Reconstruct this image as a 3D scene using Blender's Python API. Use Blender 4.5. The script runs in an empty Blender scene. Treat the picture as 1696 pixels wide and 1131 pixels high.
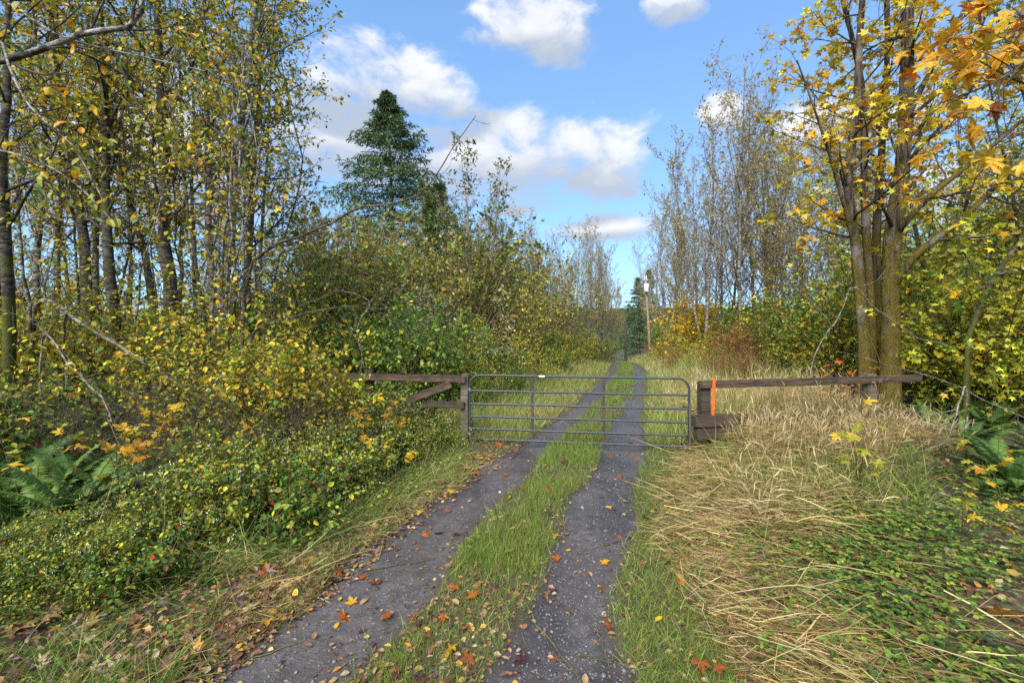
import bpy, bmesh, math
import numpy as np
from mathutils import Vector, Matrix

SC = bpy.context.scene
COL = SC.collection

# ------------------------------------------------------------------ camera
F_PX, CX, HY, CAMZ = 754.0, 848.0, 541.0, 2.1      # focal length / principal column / horizon row in photo pixels
cam = bpy.data.cameras.new('camera')
cam.sensor_width = 36.0
cam.lens = 36.0 * F_PX / 1696.0
cam.shift_y = -(565.5 - HY) / 1696.0
cam.clip_start, cam.clip_end = 0.05, 6000.0
camo = bpy.data.objects.new('camera', cam)
COL.objects.link(camo)
camo.location = (0, 0, CAMZ)
camo.rotation_euler = (math.radians(90), 0, 0)
SC.camera = camo

# ------------------------------------------------------------------ light
SUN_EL, SUN_AZ = math.radians(44), math.radians(205)     # azimuth clockwise from +Y: behind the camera, a little to the left
SKY_STRENGTH = 0.077
SKY_GAMMA = 0.56                                         # evens out the sky from horizon to zenith, as the photograph does
SKY_TINT = (1.18, 1.74, 2.4)
CLOUD_LIT, CLOUD_SHADE = (5.4, 5.4, 5.4), (2.5, 2.8, 3.3)
sun = bpy.data.lights.new('sun', 'SUN')
sun.energy, sun.angle, sun.color = 3.0, math.radians(45), (1.0, 0.965, 0.91)
suno = bpy.data.objects.new('sun', sun)
COL.objects.link(suno)
sd = Vector((math.sin(SUN_AZ) * math.cos(SUN_EL), math.cos(SUN_AZ) * math.cos(SUN_EL), math.sin(SUN_EL)))
suno.rotation_euler = sd.to_track_quat('Z', 'Y').to_euler()
suno.location = (0, 0, 30)

SC.view_settings.view_transform = 'Standard'
SC.view_settings.look = 'None'
SC.view_settings.gamma = 1.0
SC.view_settings.use_curve_mapping = False
SC.view_settings.exposure = 1.5
SC.cycles.max_bounces = 6
SC.cycles.diffuse_bounces = 4
SC.cycles.glossy_bounces = 2
SC.cycles.transmission_bounces = 3
SC.cycles.transparent_max_bounces = 4
SC.cycles.caustics_reflective = False
SC.cycles.caustics_refractive = False
SC.cycles.use_adaptive_sampling = True
SC.cycles.adaptive_threshold = 0.02
SC.cycles.use_denoising = False
SC.render.film_transparent = False

# ------------------------------------------------------------------ world: sky with cumulus
class NT:
    """small helper round a node tree"""
    def __init__(self, tree):
        self.t = tree
    def n(self, typ, **kw):
        nd = self.t.nodes.new(typ)
        for k, v in kw.items():
            setattr(nd, k, v)
        return nd
    def link(self, a, b):
        self.t.links.new(a, b)
    def put(self, sock, v):
        if hasattr(v, 'is_output') or isinstance(v, bpy.types.NodeSocket):
            self.t.links.new(v, sock)
        else:
            sock.default_value = v
    def m(self, op, a, b=0.0, c=0.0, clamp=False):
        nd = self.n('ShaderNodeMath', operation=op, use_clamp=clamp)
        for i, v in enumerate((a, b, c)):
            self.put(nd.inputs[i], v)
        return nd.outputs[0]
    def smooth(self, v, lo, hi, a=0.0, b=1.0):
        nd = self.n('ShaderNodeMapRange', interpolation_type='SMOOTHSTEP')
        for i, q in enumerate((v, lo, hi, a, b)):
            self.put(nd.inputs[i], q)
        return nd.outputs[0]
    def mix(self, f, a, b, blend='MIX'):
        nd = self.n('ShaderNodeMix', data_type='RGBA', blend_type=blend)
        self.put(nd.inputs[0], f)
        self.put(nd.inputs[6], a if not isinstance(a, tuple) else (*a[:3], 1.0))
        self.put(nd.inputs[7], b if not isinstance(b, tuple) else (*b[:3], 1.0))
        return nd.outputs[2]
    def noise(self, vec, scale, detail=4.0, rough=0.55, out=0, dim='3D', distort=0.0):
        nd = self.n('ShaderNodeTexNoise', noise_dimensions=dim)
        self.put(nd.inputs['Vector'], vec)
        nd.inputs['Scale'].default_value = scale
        nd.inputs['Detail'].default_value = detail
        nd.inputs['Roughness'].default_value = rough
        nd.inputs['Distortion'].default_value = distort
        return nd.outputs[out]
    def mapping(self, vec, scale=(1, 1, 1), loc=(0, 0, 0)):
        nd = self.n('ShaderNodeMapping')
        self.put(nd.inputs['Vector'], vec)
        nd.inputs['Scale'].default_value = scale
        nd.inputs['Location'].default_value = loc
        return nd.outputs[0]

world = bpy.data.worlds.new('World')
SC.world = world
world.use_nodes = True
world.node_tree.nodes.clear()
W = NT(world.node_tree)
wout = W.n('ShaderNodeOutputWorld')
wbg = W.n('ShaderNodeBackground')
wbg.inputs['Strength'].default_value = SKY_STRENGTH
W.link(wbg.outputs[0], wout.inputs[0])
sky = W.n('ShaderNodeTexSky', sky_type='NISHITA')
sky.sun_disc = False
sky.sun_elevation = SUN_EL
sky.sun_rotation = SUN_AZ
sky.altitude = 100.0
sky.air_density = 1.0
sky.dust_density = 0.6
sky.ozone_density = 2.0
tc = W.n('ShaderNodeTexCoord')
sep = W.n('ShaderNodeSeparateXYZ')
W.link(tc.outputs['Generated'], sep.inputs[0])
az = W.m('ARCTAN2', sep.outputs[0], sep.outputs[1])
el = W.m('ARCSINE', sep.outputs[2])
comb = W.n('ShaderNodeCombineXYZ')
W.link(az, comb.inputs[0]); W.link(el, comb.inputs[1])
cv = W.mapping(comb.outputs[0], (1.0, 1.7, 1.0))
n_big = W.noise(cv, 6.5, 7.0, 0.6, distort=0.3)
nz = W.m('MULTIPLY', W.m('SUBTRACT', n_big, 0.5), 4.2)

def azel(px, py):
    return math.atan2(px - CX, F_PX), math.atan2(HY - py, math.hypot(F_PX, px - CX))
# clouds: centre (photo pixel), half width, half height, underside share (small = flat-bottomed)
CLOUDS = [(872, 258, 120, 74, .8), (790, 250, 165, 92, .8), (945, 262, 160, 78, .8), (650, 142, 160, 66, .9), (550, 215, 130, 110, .9),
          (895, 48, 125, 50, .9), (1192, 194, 42, 36, 1), (1110, 4, 60, 34, 1), (1005, 378, 135, 26, .7), (852, 350, 40, 12, 1),
          (280, 260, 330, 150, 1), (1400, 210, 150, 60, 1), (1640, 330, 190, 90, 1)]
blobs = []
for (px, py, a, b, u) in CLOUDS:
    c = azel(px, py)
    k = F_PX / (F_PX ** 2 + (px - CX) ** 2)
    blobs.append((c[0], c[1], a * k, b * math.sqrt(k / F_PX), u))
for a0, e0, wa, we in ((1.5, .5, .3, .16), (2.3, .35, .35, .14), (-1.5, .45, .4, .16), (-2.3, .6, .35, .18), (3.0, .4, .3, .14)):
    blobs.append((a0, e0, wa, we, .8))          # the same kind of cumulus goes on round the rest of the sky
field = None
under = None
for (a0, e0, wa, we, u) in blobs:
    v = W.n('ShaderNodeVectorMath', operation='MULTIPLY_ADD')
    W.link(comb.outputs[0], v.inputs[0])
    v.inputs[1].default_value = (1 / wa, 1 / we, 0); v.inputs[2].default_value = (-a0 / wa, -e0 / we, 0)
    d = W.n('ShaderNodeVectorMath', operation='DOT_PRODUCT')
    W.link(v.outputs[0], d.inputs[0]); W.link(v.outputs[0], d.inputs[1])
    f = W.m('SUBTRACT', 1.0, d.outputs['Value'])
    s2 = W.n('ShaderNodeSeparateXYZ'); W.link(v.outputs[0], s2.inputs[0])
    sh = W.m('MULTIPLY', s2.outputs[1], W.smooth(f, -1.2, .1))
    field = f if field is None else W.m('MAXIMUM', field, f)
    under = sh if under is None else W.m('MINIMUM', under, sh)
dens = W.m('ADD', W.m('MAXIMUM', field, -1.6), nz)
cmask = W.smooth(dens, 0.0, 1.0)
shade = W.smooth(W.m('ADD', under, W.m('MULTIPLY', nz, 0.3)), .45, -.55)
ccol = W.mix(shade, CLOUD_LIT, CLOUD_SHADE)
gam = W.n('ShaderNodeGamma'); gam.inputs[1].default_value = SKY_GAMMA
W.link(sky.outputs[0], gam.inputs[0])
skyc = W.mix(1.0, gam.outputs[0], SKY_TINT, 'MULTIPLY')
W.link(W.mix(W.m('MULTIPLY', cmask, 0.95), skyc, ccol), wbg.inputs['Color'])
world.cycles.sampling_method = 'MANUAL'
world.cycles.sample_map_resolution = 512

# ------------------------------------------------------------------ helpers
def norm(a):
    return a / np.maximum(np.linalg.norm(a, axis=-1, keepdims=True), 1e-9)

def px3(x, y, d):
    """photo pixel at depth d -> world point"""
    return np.array([(x - CX) / F_PX * d, d, CAMZ - (y - HY) / F_PX * d])

def catmull(pts, n):
    pts = np.asarray(pts, float)
    P = np.vstack([2 * pts[0] - pts[1], pts, 2 * pts[-1] - pts[-2]])
    seg = np.linalg.norm(np.diff(pts, axis=0), axis=1)
    cum = np.concatenate([[0], np.cumsum(seg)])
    out = []
    for s in np.linspace(0, cum[-1], n):
        i = min(np.searchsorted(cum, s, side='right') - 1, len(pts) - 2)
        t = (s - cum[i]) / max(seg[i], 1e-9)
        a, b, c, d = P[i], P[i + 1], P[i + 2], P[i + 3]
        out.append(.5 * (2 * b + (c - a) * t + (2 * a - 5 * b + 4 * c - d) * t * t + (3 * b - a - 3 * c + d) * t ** 3))
    return np.array(out)

class Geo:
    """collects vertices and faces, builds ONE mesh"""
    def __init__(self):
        self.V, self.F, self.C, self.M, self.nv = [], [], [], [], 0
    def add(self, V, F, mat=0, col=None):
        V = np.asarray(V, float).reshape(-1, 3)
        F = np.asarray(F, np.int64)
        self.V.append(V)
        self.F.append(F + self.nv)
        self.M.append(np.full(len(F), mat, np.int32))
        if col is None:
            col = np.ones((len(V), 3)) * .5
        self.C.append(np.broadcast_to(np.asarray(col, float), (len(V), 3)))
        self.nv += len(V)
        return self
    def mesh(self, name, mats, smooth=False, off=(0, 0, 0)):
        V = np.vstack(self.V) - np.asarray(off, float)
        me = bpy.data.meshes.new(name)
        me.vertices.add(len(V))
        me.vertices.foreach_set('co', V.astype(np.float32).ravel())
        loops = np.concatenate([f.ravel() for f in self.F])
        tot = np.concatenate([np.full(len(f), f.shape[1], np.int32) for f in self.F])
        start = np.concatenate([[0], np.cumsum(tot)[:-1]]).astype(np.int32)
        me.loops.add(len(loops))
        me.loops.foreach_set('vertex_index', loops.astype(np.int32))
        me.polygons.add(len(tot))
        me.polygons.foreach_set('loop_start', start)
        me.polygons.foreach_set('loop_total', tot)
        me.polygons.foreach_set('material_index', np.concatenate(self.M))
        me.polygons.foreach_set('use_smooth', np.full(len(tot), smooth))
        a = me.attributes.new('col', 'FLOAT_COLOR', 'POINT')
        C = np.vstack(self.C)
        a.data.foreach_set('color', np.hstack([C, np.ones((len(C), 1))]).astype(np.float32).ravel())
        for m in (mats if isinstance(mats, (list, tuple)) else [mats]):
            me.materials.append(m)
        me.update(calc_edges=True)
        return me

def tubes(P, R, sides=5):
    """P (N,n,3) polylines, R (N,n) radii -> V, F (quads)"""
    P = np.asarray(P, float); R = np.asarray(R, float)
    N, n, _ = P.shape
    T = norm(np.gradient(P, axis=1))
    mean = norm(P[:, -1] - P[:, 0])
    ref = np.where(np.abs(mean[:, 2:3]) < .8, np.array([[0., 0, 1]]), np.array([[1., .13, 0]]))[:, None, :]
    U = norm(np.cross(T, ref))
    Vv = np.cross(T, U)
    a = np.arange(sides) / sides * 2 * np.pi
    ring = P[:, :, None, :] + R[:, :, None, None] * (np.cos(a)[None, None, :, None] * U[:, :, None, :] + np.sin(a)[None, None, :, None] * Vv[:, :, None, :])
    idx = np.arange(N * n * sides).reshape(N, n, sides)
    q = np.stack([idx[:, :-1, :], np.roll(idx, -1, 2)[:, :-1, :], np.roll(idx, -1, 2)[:, 1:, :], idx[:, 1:, :]], -1).reshape(-1, 4)
    return ring.reshape(-1, 3), q

def ribbons(P, Wd, side=None, rng=None, fold=0.0):
    """flat blades along polylines"""
    N, n, _ = P.shape
    T = norm(np.gradient(P, axis=1))
    if side is None:
        s = rng.normal(size=(N, 1, 3)); s[..., 2] *= .3
        side = norm(np.cross(T, norm(s)))
    V = np.stack([P - side * Wd[..., None] / 2, P + side * Wd[..., None] / 2], 2).reshape(-1, 3)
    idx = np.arange(N * n * 2).reshape(N, n, 2)
    q = np.stack([idx[:, :-1, 0], idx[:, :-1, 1], idx[:, 1:, 1], idx[:, 1:, 0]], -1).reshape(-1, 4)
    return V, q

def walk(S, D, L, n, wig, up, rng, rad=None):
    N = len(S)
    P = np.zeros((N, n, 3)); P[:, 0] = S
    d = norm(D)
    st = (np.asarray(L) / (n - 1))[:, None]
    for i in range(1, n):
        d = norm(d + rng.normal(size=(N, 3)) * wig + np.array([0, 0, up]))
        P[:, i] = P[:, i - 1] + d * st
    return P

def kids(P, R, m, t0, t1, ang, rng, angsd=.15, flat=False):
    """m children on every polyline -> start, direction, radius at start, t, parent length"""
    N, n, _ = P.shape
    idx = np.repeat(np.arange(N), m)
    t = (np.tile(np.arange(m), N) + rng.random(N * m)) / m * (t1 - t0) + t0
    f = np.clip(t * (n - 1), 0, n - 1.001)
    i = f.astype(int); w = (f - i)[:, None]
    S = P[idx, i] * (1 - w) + P[idx, i + 1] * w
    T = norm(P[idx, i + 1] - P[idx, i])
    r = R[idx, i] * (1 - w[:, 0]) + R[idx, i + 1] * w[:, 0]
    if flat:
        sgn = np.where(np.arange(N * m) % 2 == 0, 1., -1.)[:, None]
        perp = norm(np.cross(T, np.array([0, 0, 1.]))) * sgn + rng.normal(size=(N * m, 3)) * .12
    else:
        azm = rng.random(N)[idx] * 6.28 + np.tile(np.arange(m), N) * 2.4 + rng.normal(size=N * m) * .4
        ref = np.where(np.abs(T[:, 2:3]) < .9, np.array([[0, 0, 1.]]), np.array([[1., 0, 0]]))
        u = norm(np.cross(T, ref)); v = np.cross(T, u)
        perp = u * np.cos(azm)[:, None] + v * np.sin(azm)[:, None]
    a = (ang + rng.normal(size=N * m) * angsd)[:, None]
    Dd = norm(T * np.cos(a) + norm(perp) * np.sin(a))
    plen = np.linalg.norm(np.diff(P, axis=1), axis=2).sum(1)[idx]
    return S, Dd, r, t, plen

def taper(r0, n, tip=.25, power=1.0):
    s = np.linspace(0, 1, n)[None, :] ** power
    return np.asarray(r0)[:, None] * (1 - s * (1 - tip))

# leaf outlines: x sideways, y along the leaf, z its normal
def fan(pts, c):
    V = np.vstack([[*c], pts]); k = len(pts)
    return V, np.array([[0, 1 + i, 1 + (i + 1) % k] for i in range(k)])
DIAMOND = (np.array([(0, 0, 0), (.30, .45, .07), (0, 1, -.05), (-.30, .45, .07)], float), np.array([[0, 1, 2], [0, 2, 3]]))
OVAL = (np.array([(0, 0, 0), (.26, .22, .06), (.33, .55, .07), (0, 1, -.08), (-.33, .55, .07), (-.26, .22, .06)], float),
        np.array([[0, 1, 2], [0, 2, 3], [0, 3, 4], [0, 4, 5]]))
NEEDLE = (np.array([(0, 0, 0), (.11, .3, 0), (0, 1, 0), (-.11, .3, 0)], float), np.array([[0, 1, 2, 3]]))
_half = [(.0, .0), (.2, -.1), (.48, -.04), (.42, .1), (.25, .15), (.5, .3), (.68, .55), (.45, .52), (.2, .42), (.24, .68), (.12, .8), (0, 1)]
_out = _half + [(-x, y) for x, y in _half[-2:0:-1]]
def maple_shape(curl=.2, cup=.15):
    p = np.array([(x, y, -curl * y * y + cup * abs(x) - .35 * cup * x * x * 4) for x, y in _out])
    return fan(p, (0, .25, 0))
MAPLE = maple_shape()
MAPLE_LO = fan(np.array([(0, -.02, 0), (.46, -.02, .05), (.25, .15, .04), (.66, .52, .0), (.2, .42, .03), (0, 1, -.14), (-.2, .42, .03), (-.66, .52, .0), (-.25, .15, .04), (-.46, -.02, .05)]), (0, .25, 0))

def scatter(tmpl, pos, axis, nrm, size, wid=1.0):
    tv, tf = tmpl
    N = len(pos)
    a = norm(axis); s = norm(np.cross(a, nrm)); nn = np.cross(s, a)
    sz = np.asarray(size).reshape(-1, 1, 1)
    V = pos[:, None, :] + sz * (tv[None, :, 0:1] * wid * s[:, None, :] + tv[None, :, 1:2] * a[:, None, :] + tv[None, :, 2:3] * nn[:, None, :])
    F = (tf[None] + (np.arange(N) * len(tv))[:, None, None]).reshape(-1, tf.shape[1])
    return V.reshape(-1, 3), F, len(tv)

def palette(rng, n, cols, wts, var=.18):
    cols = np.array(cols); wts = np.array(wts, float)
    c = cols[rng.choice(len(cols), n, p=wts / wts.sum())]
    return np.clip(c * np.exp(rng.normal(size=(n, 1)) * var) * np.exp(rng.normal(size=(n, 3)) * var * .35), 0, .95)

YEL, GOLD, ORA, YGR, LIM = (.66, .46, .03), (.64, .33, .025), (.60, .18, .015), (.40, .38, .03), (.48, .50, .045)
GRN, DGR, OLI, BRN, RED, TAN = (.12, .21, .03), (.05, .10, .022), (.24, .22, .035), (.17, .085, .03), (.28, .05, .015), (.46, .31, .13)

def twig_leaves(P, m, rng, t0=.15, droop=.35, spread=.8):
    """m leaf anchors on every twig -> positions, leaf axes, normals"""
    N, n, _ = P.shape
    idx = np.repeat(np.arange(N), m)
    t = (np.tile(np.arange(m), N) + rng.random(N * m)) / m * (1 - t0) + t0
    f = np.clip(t * (n - 1), 0, n - 1.001); i = f.astype(int); w = (f - i)[:, None]
    S = P[idx, i] * (1 - w) + P[idx, i + 1] * w
    T = norm(P[idx, i + 1] - P[idx, i])
    A = norm(T * .6 + rng.normal(size=S.shape) * spread * .6 + np.array([0, 0, -droop]))
    Nn = norm(rng.normal(size=S.shape) * .55 + np.array([0, 0, 1.0]))
    return S, A, Nn

# ------------------------------------------------------------------ terrain
LR = np.array([(-2.6, -6), (-2.1, 0), (-1.78, 2.0), (-1.5, 2.8), (-1.2, 3.6), (-.88, 4.7), (-.36, 6.4), (.48, 8.7), (1.6, 11.9), (3.1, 16.3), (4.95, 22), (6.7, 29), (9.9, 45), (13.1, 60), (22.5, 100), (45, 200), (90, 400)])
RR = np.array([(-.2, -6), (.1, 0), (.3, 2.0), (.40, 2.8), (.50, 3.6), (.78, 4.7), (1.35, 6.4), (2.15, 8.7), (3.15, 11.9), (4.5, 16.3), (6.15, 22), (7.9, 29), (11.2, 45), (14.4, 60), (23.9, 100), (46.5, 200), (91.5, 400)])
def rutx(R, y):
    return np.interp(y, R[:, 1], R[:, 0])
def sines(x, y, seed, f0, octs=4):
    r = np.random.default_rng(seed)
    z = np.zeros(np.broadcast(x, y).shape); f = f0; a = 1.0
    for o in range(octs):
        for k in range(3):
            th = r.uniform(0, 6.28); ph = r.uniform(0, 6.28)
            z = z + a / 3 * np.sin((x * math.cos(th) + y * math.sin(th)) * f * r.uniform(.7, 1.4) + ph)
        f *= 2.1; a *= .5
    return z
PROF = np.array([(-60, .1), (-5, .02), (2.7, 0), (5, -.08), (8.7, -.22), (14, -.21), (22, -.16), (26, -.25), (35, -.75), (45, -1.4), (60, -2.3), (100, -4.5), (200, -7), (600, -8), (4000, -8)])
def smoothstep(a, b, v):
    t = np.clip((v - a) / (b - a), 0, 1)
    return t * t * (3 - 2 * t)
def rut_masks(x, y):
    wob = sines(x, y, 3, 2.2, 4) * .15
    hl = np.interp(y, [2, 3.5, 9, 13, 22], [.50, .42, .33, .22, .19]); hr = np.interp(y, [2, 3.5, 9, 13, 22], [.46, .38, .33, .24, .20])
    dl = np.abs(x - rutx(LR, y)) + wob; dr = np.abs(x - rutx(RR, y)) + wob
    ml = 1 - smoothstep(hl - .12, hl + .16, dl)
    mr = 1 - smoothstep(hr - .12, hr + .16, dr)
    far = np.interp(y, [11, 22, 60], [1.0, .74, .5])       # grass creeps over the ruts farther on
    return ml * far, mr * far
def ground(x, y):
    x = np.asarray(x, float); y = np.asarray(y, float)
    z = np.interp(y, PROF[:, 0], PROF[:, 1])
    zs = np.interp(y - 1.5, PROF[:, 0], PROF[:, 1]); ze = np.interp(y + 1.5, PROF[:, 0], PROF[:, 1])
    z = (z + zs + ze) / 3
    ml, mr = rut_masks(x, y)
    c = (rutx(LR, y) + rutx(RR, y)) / 2
    d = x - c
    amp = smoothstep(1.2, 3.5, np.abs(d))
    z = z + amp * (sines(x, y, 7, .5, 4) * .10) + sines(x, y, 9, 3.0, 3) * .012
    z = z + sines(x, y, 12, 9.0, 3) * .007 * np.maximum(ml, mr) - .045 * np.maximum(ml, mr) + .03 * (1 - smoothstep(.3, .8, np.abs(d)))
    z = z + smoothstep(1.4, 6, d) * np.interp(y, [4, 9, 20, 60], [.05, .22, .55, .9])     # bank on the right
    z = z + smoothstep(1.6, 5, -d) * np.interp(y, [3, 9, 20, 60], [.02, .05, .2, .4])
    return z
def G(x, y):
    return float(ground(x, y))
def base(px, d):
    X = (px - CX) / F_PX * d
    return np.array([X, d, G(X, d)])

# ------------------------------------------------------------------ materials
def material(name):
    m = bpy.data.materials.new(name); m.use_nodes = True
    m.node_tree.nodes.clear()
    t = NT(m.node_tree)
    out = t.n('ShaderNodeOutputMaterial')
    return m, t, out
def principled(t, out, col, rough=.6, normal=None, spec=.4, metal=0.0):
    b = t.n('ShaderNodeBsdfPrincipled')
    t.put(b.inputs['Base Color'], (*col, 1.0) if isinstance(col, tuple) else col)
    t.put(b.inputs['Roughness'], rough)
    b.inputs['Specular IOR Level'].default_value = spec
    t.put(b.inputs['Metallic'], metal)
    if normal is not None:
        t.link(normal, b.inputs['Normal'])
    t.link(b.outputs[0], out.inputs[0])
    return b
def bump(t, h, strength=.4, dist=.02):
    b = t.n('ShaderNodeBump')
    b.inputs['Strength'].default_value = strength; b.inputs['Distance'].default_value = dist
    t.link(h, b.inputs['Height'])
    return b.outputs[0]
def objco(t):
    return t.n('ShaderNodeTexCoord').outputs['Object']

def leaf_material(name, trans=.32, rough=.5, spec=.25, veins=0.0):
    m, t, out = material(name)
    at = t.n('ShaderNodeAttribute', attribute_name='col')
    c = at.outputs['Color']
    nz = t.noise(objco(t), 30.0 if veins == 0 else 45.0, 3)
    c = t.mix(t.smooth(nz, .3, .75, 0, .35), c, t.mix(1.0, c, (.55, .5, .45), 'MULTIPLY'))
    b = t.n('ShaderNodeBsdfPrincipled')
    t.link(c, b.inputs['Base Color']); b.inputs['Roughness'].default_value = rough
    b.inputs['Specular IOR Level'].default_value = spec
    tr = t.n('ShaderNodeBsdfTranslucent'); t.link(c, tr.inputs['Color'])
    mx = t.n('ShaderNodeMixShader'); mx.inputs[0].default_value = trans
    t.link(b.outputs[0], mx.inputs[1]); t.link(tr.outputs[0], mx.inputs[2])
    t.link(mx.outputs[0], out.inputs[0])
    return m
M_LEAF = leaf_material('leaf')
M_GRASS = leaf_material('grass_blade', .3, .6, .2)
M_NEEDLE = leaf_material('needle', .15, .6, .2)
M_LITTER = leaf_material('fallen_leaf', .15, .42, .5)

def bark(name, light, dark, moss, moss_hi, moss_amt, low_moss, band=10.0):
    """bark in light and dark patches with moss that is thickest on the lower trunk"""
    m, t, out = material(name)
    co = objco(t)
    n1 = t.noise(t.mapping(co, (5, 5, 5 + band)), 1.0, 5, .65)
    n2 = t.noise(co, 2.3, 4, .6)
    n3 = t.noise(co, 26.0, 4, .7)
    c = t.mix(t.smooth(n1, .42, .60), dark, light)
    c = t.mix(t.smooth(n3, .35, .8, 0, .5), c, t.mix(1, c, (.45, .42, .38), 'MULTIPLY'))
    sp = t.n('ShaderNodeSeparateXYZ'); t.link(co, sp.inputs[0])
    hgt = t.smooth(sp.outputs[2], 0.0, low_moss, .42, 0.0)
    mm = t.smooth(t.m('ADD', n2, hgt), .62 - moss_amt, .80 - moss_amt)
    mc = t.mix(t.smooth(n3, .3, .7), moss, moss_hi)
    c = t.mix(mm, c, mc)
    principled(t, out, c, .85, bump(t, t.m('ADD', n3, t.m('MULTIPLY', n1, .7)), .8, .03), .2)
    return m
M_ALDER = bark('alder_bark', (.33, .30, .26), (.055, .045, .036), (.07, .075, .015), (.13, .12, .025), .06, 3.0)
M_DARKBARK = bark('dark_mossy_bark', (.13, .11, .085), (.035, .028, .022), (.05, .055, .012), (.10, .10, .02), .12, 4.0)
def maple_bark():
    m, t, out = material('mossy_maple_bark')
    co = objco(t)
    fur = t.noise(t.mapping(co, (16, 16, 2.2)), 1.0, 5, .6, distort=.6)
    n2 = t.noise(t.mapping(co, (1, 1, .6)), 3.2, 5, .65); n3 = t.noise(co, 40.0, 4, .7); n4 = t.noise(co, 1.7, 3, .5)
    c = t.mix(t.smooth(fur, .36, .62), (.030, .022, .016), (.15, .115, .085))
    c = t.mix(t.m('MULTIPLY', t.smooth(n4, .55, .66), t.smooth(n3, .3, .6)), c, (.24, .21, .17))
    sp = t.n('ShaderNodeSeparateXYZ'); t.link(co, sp.inputs[0])
    mm = t.smooth(t.m('ADD', n2, t.smooth(sp.outputs[2], 0.0, 7.5, .20, -.03)), .50, .62)
    mc = t.mix(t.smooth(n3, .32, .68), (.040, .034, .010), (.20, .145, .018))
    c = t.mix(t.m('MULTIPLY', mm, .92), c, mc)
    principled(t, out, c, .9, bump(t, t.m('ADD', t.m('MULTIPLY', n3, .8), fur), 1.0, .05), .15)
    return m
M_MAPLE = maple_bark()
M_GREYBARK = bark('grey_twig_bark', (.33, .245, .15), (.14, .10, .06), (.10, .095, .04), (.15, .14, .06), .03, 2.0)
M_TWIG = bark('brown_twig_bark', (.13, .10, .07), (.05, .037, .026), (.06, .06, .015), (.09, .085, .02), .05, 1.0)
M_DEADWOOD = bark('dead_pale_wood', (.34, .30, .25), (.12, .10, .08), (.08, .085, .03), (.14, .14, .05), .05, 1.0)

def ground_material():
    m, t, out = material('ground')
    geo = t.n('ShaderNodeNewGeometry'); co = geo.outputs['Position']
    at = t.n('ShaderNodeAttribute', attribute_name='col')
    sp = t.n('ShaderNodeSeparateColor'); t.link(at.outputs['Color'], sp.inputs[0])
    rut, wet, woods = sp.outputs[0], sp.outputs[1], sp.outputs[2]
    n_lo = t.noise(co, 1.3, 4, .6); n_md = t.noise(co, 9.0, 5, .65); n_hi = t.noise(co, 55.0, 4, .7)
    vor = t.n('ShaderNodeTexVoronoi'); vor.inputs['Scale'].default_value = 42.0; t.link(co, vor.inputs['Vector'])
    vor2 = t.n('ShaderNodeTexVoronoi'); vor2.inputs['Scale'].default_value = 95.0; t.link(co, vor2.inputs['Vector'])
    vc = t.n('ShaderNodeSeparateColor'); t.link(vor.outputs['Color'], vc.inputs[0])
    # packed wet gravel
    g = t.mix(t.smooth(n_md, .3, .7), (.052, .043, .040), (.098, .084, .078))
    g = t.mix(t.smooth(vc.outputs[0], .78, .99, 0, .35), g, (.19, .17, .155))
    g = t.mix(t.smooth(n_lo, .42, .68, 0, .6), g, (.060, .044, .036))
    # soil with moss and thatch
    s = t.mix(t.smooth(n_md, .35, .65), (.035, .026, .016), (.085, .062, .032))
    s = t.mix(t.smooth(n_lo, .40, .60, 0, .7), s, (.060, .070, .014))
    s = t.mix(t.smooth(n_hi, .58, .75, 0, .5), s, (.17, .12, .055))
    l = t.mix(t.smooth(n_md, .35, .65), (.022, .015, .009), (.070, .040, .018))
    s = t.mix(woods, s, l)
    damp = t.noise(t.mapping(co, (1, .45, 1)), .9, 3, .5)
    g = t.mix(t.smooth(damp, .42, .60, 0, .85), g, t.mix(1, g, (.50, .48, .50), 'MULTIPLY'))
    mud = t.smooth(rut, .95, .45)
    g = t.mix(t.m('MULTIPLY', mud, .75), g, t.mix(n_md, (.040, .028, .022), (.085, .062, .046)))
    edge = t.smooth(t.m('ADD', rut, t.m('MULTIPLY', t.m('SUBTRACT', n_md, .5), .9)), .30, .62)
    c = t.mix(edge, s, g)
    puddle = t.m('MULTIPLY', t.smooth(t.m('ADD', damp, t.m('MULTIPLY', wet, .10)), .46, .66), edge)
    rough = t.m('SUBTRACT', t.m('ADD', .92, t.m('MULTIPLY', edge, -.34)), t.m('MULTIPLY', puddle, .30))
    h = t.m('ADD', t.m('MULTIPLY', vor.outputs['Distance'], t.smooth(damp, .42, .58, .8, .15)), t.m('ADD', t.m('MULTIPLY', vor2.outputs['Distance'], .5), t.m('MULTIPLY', n_md, 1.2)))
    principled(t, out, c, rough, bump(t, h, .42, .018), .5)
    return m
M_GROUND = ground_material()

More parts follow.
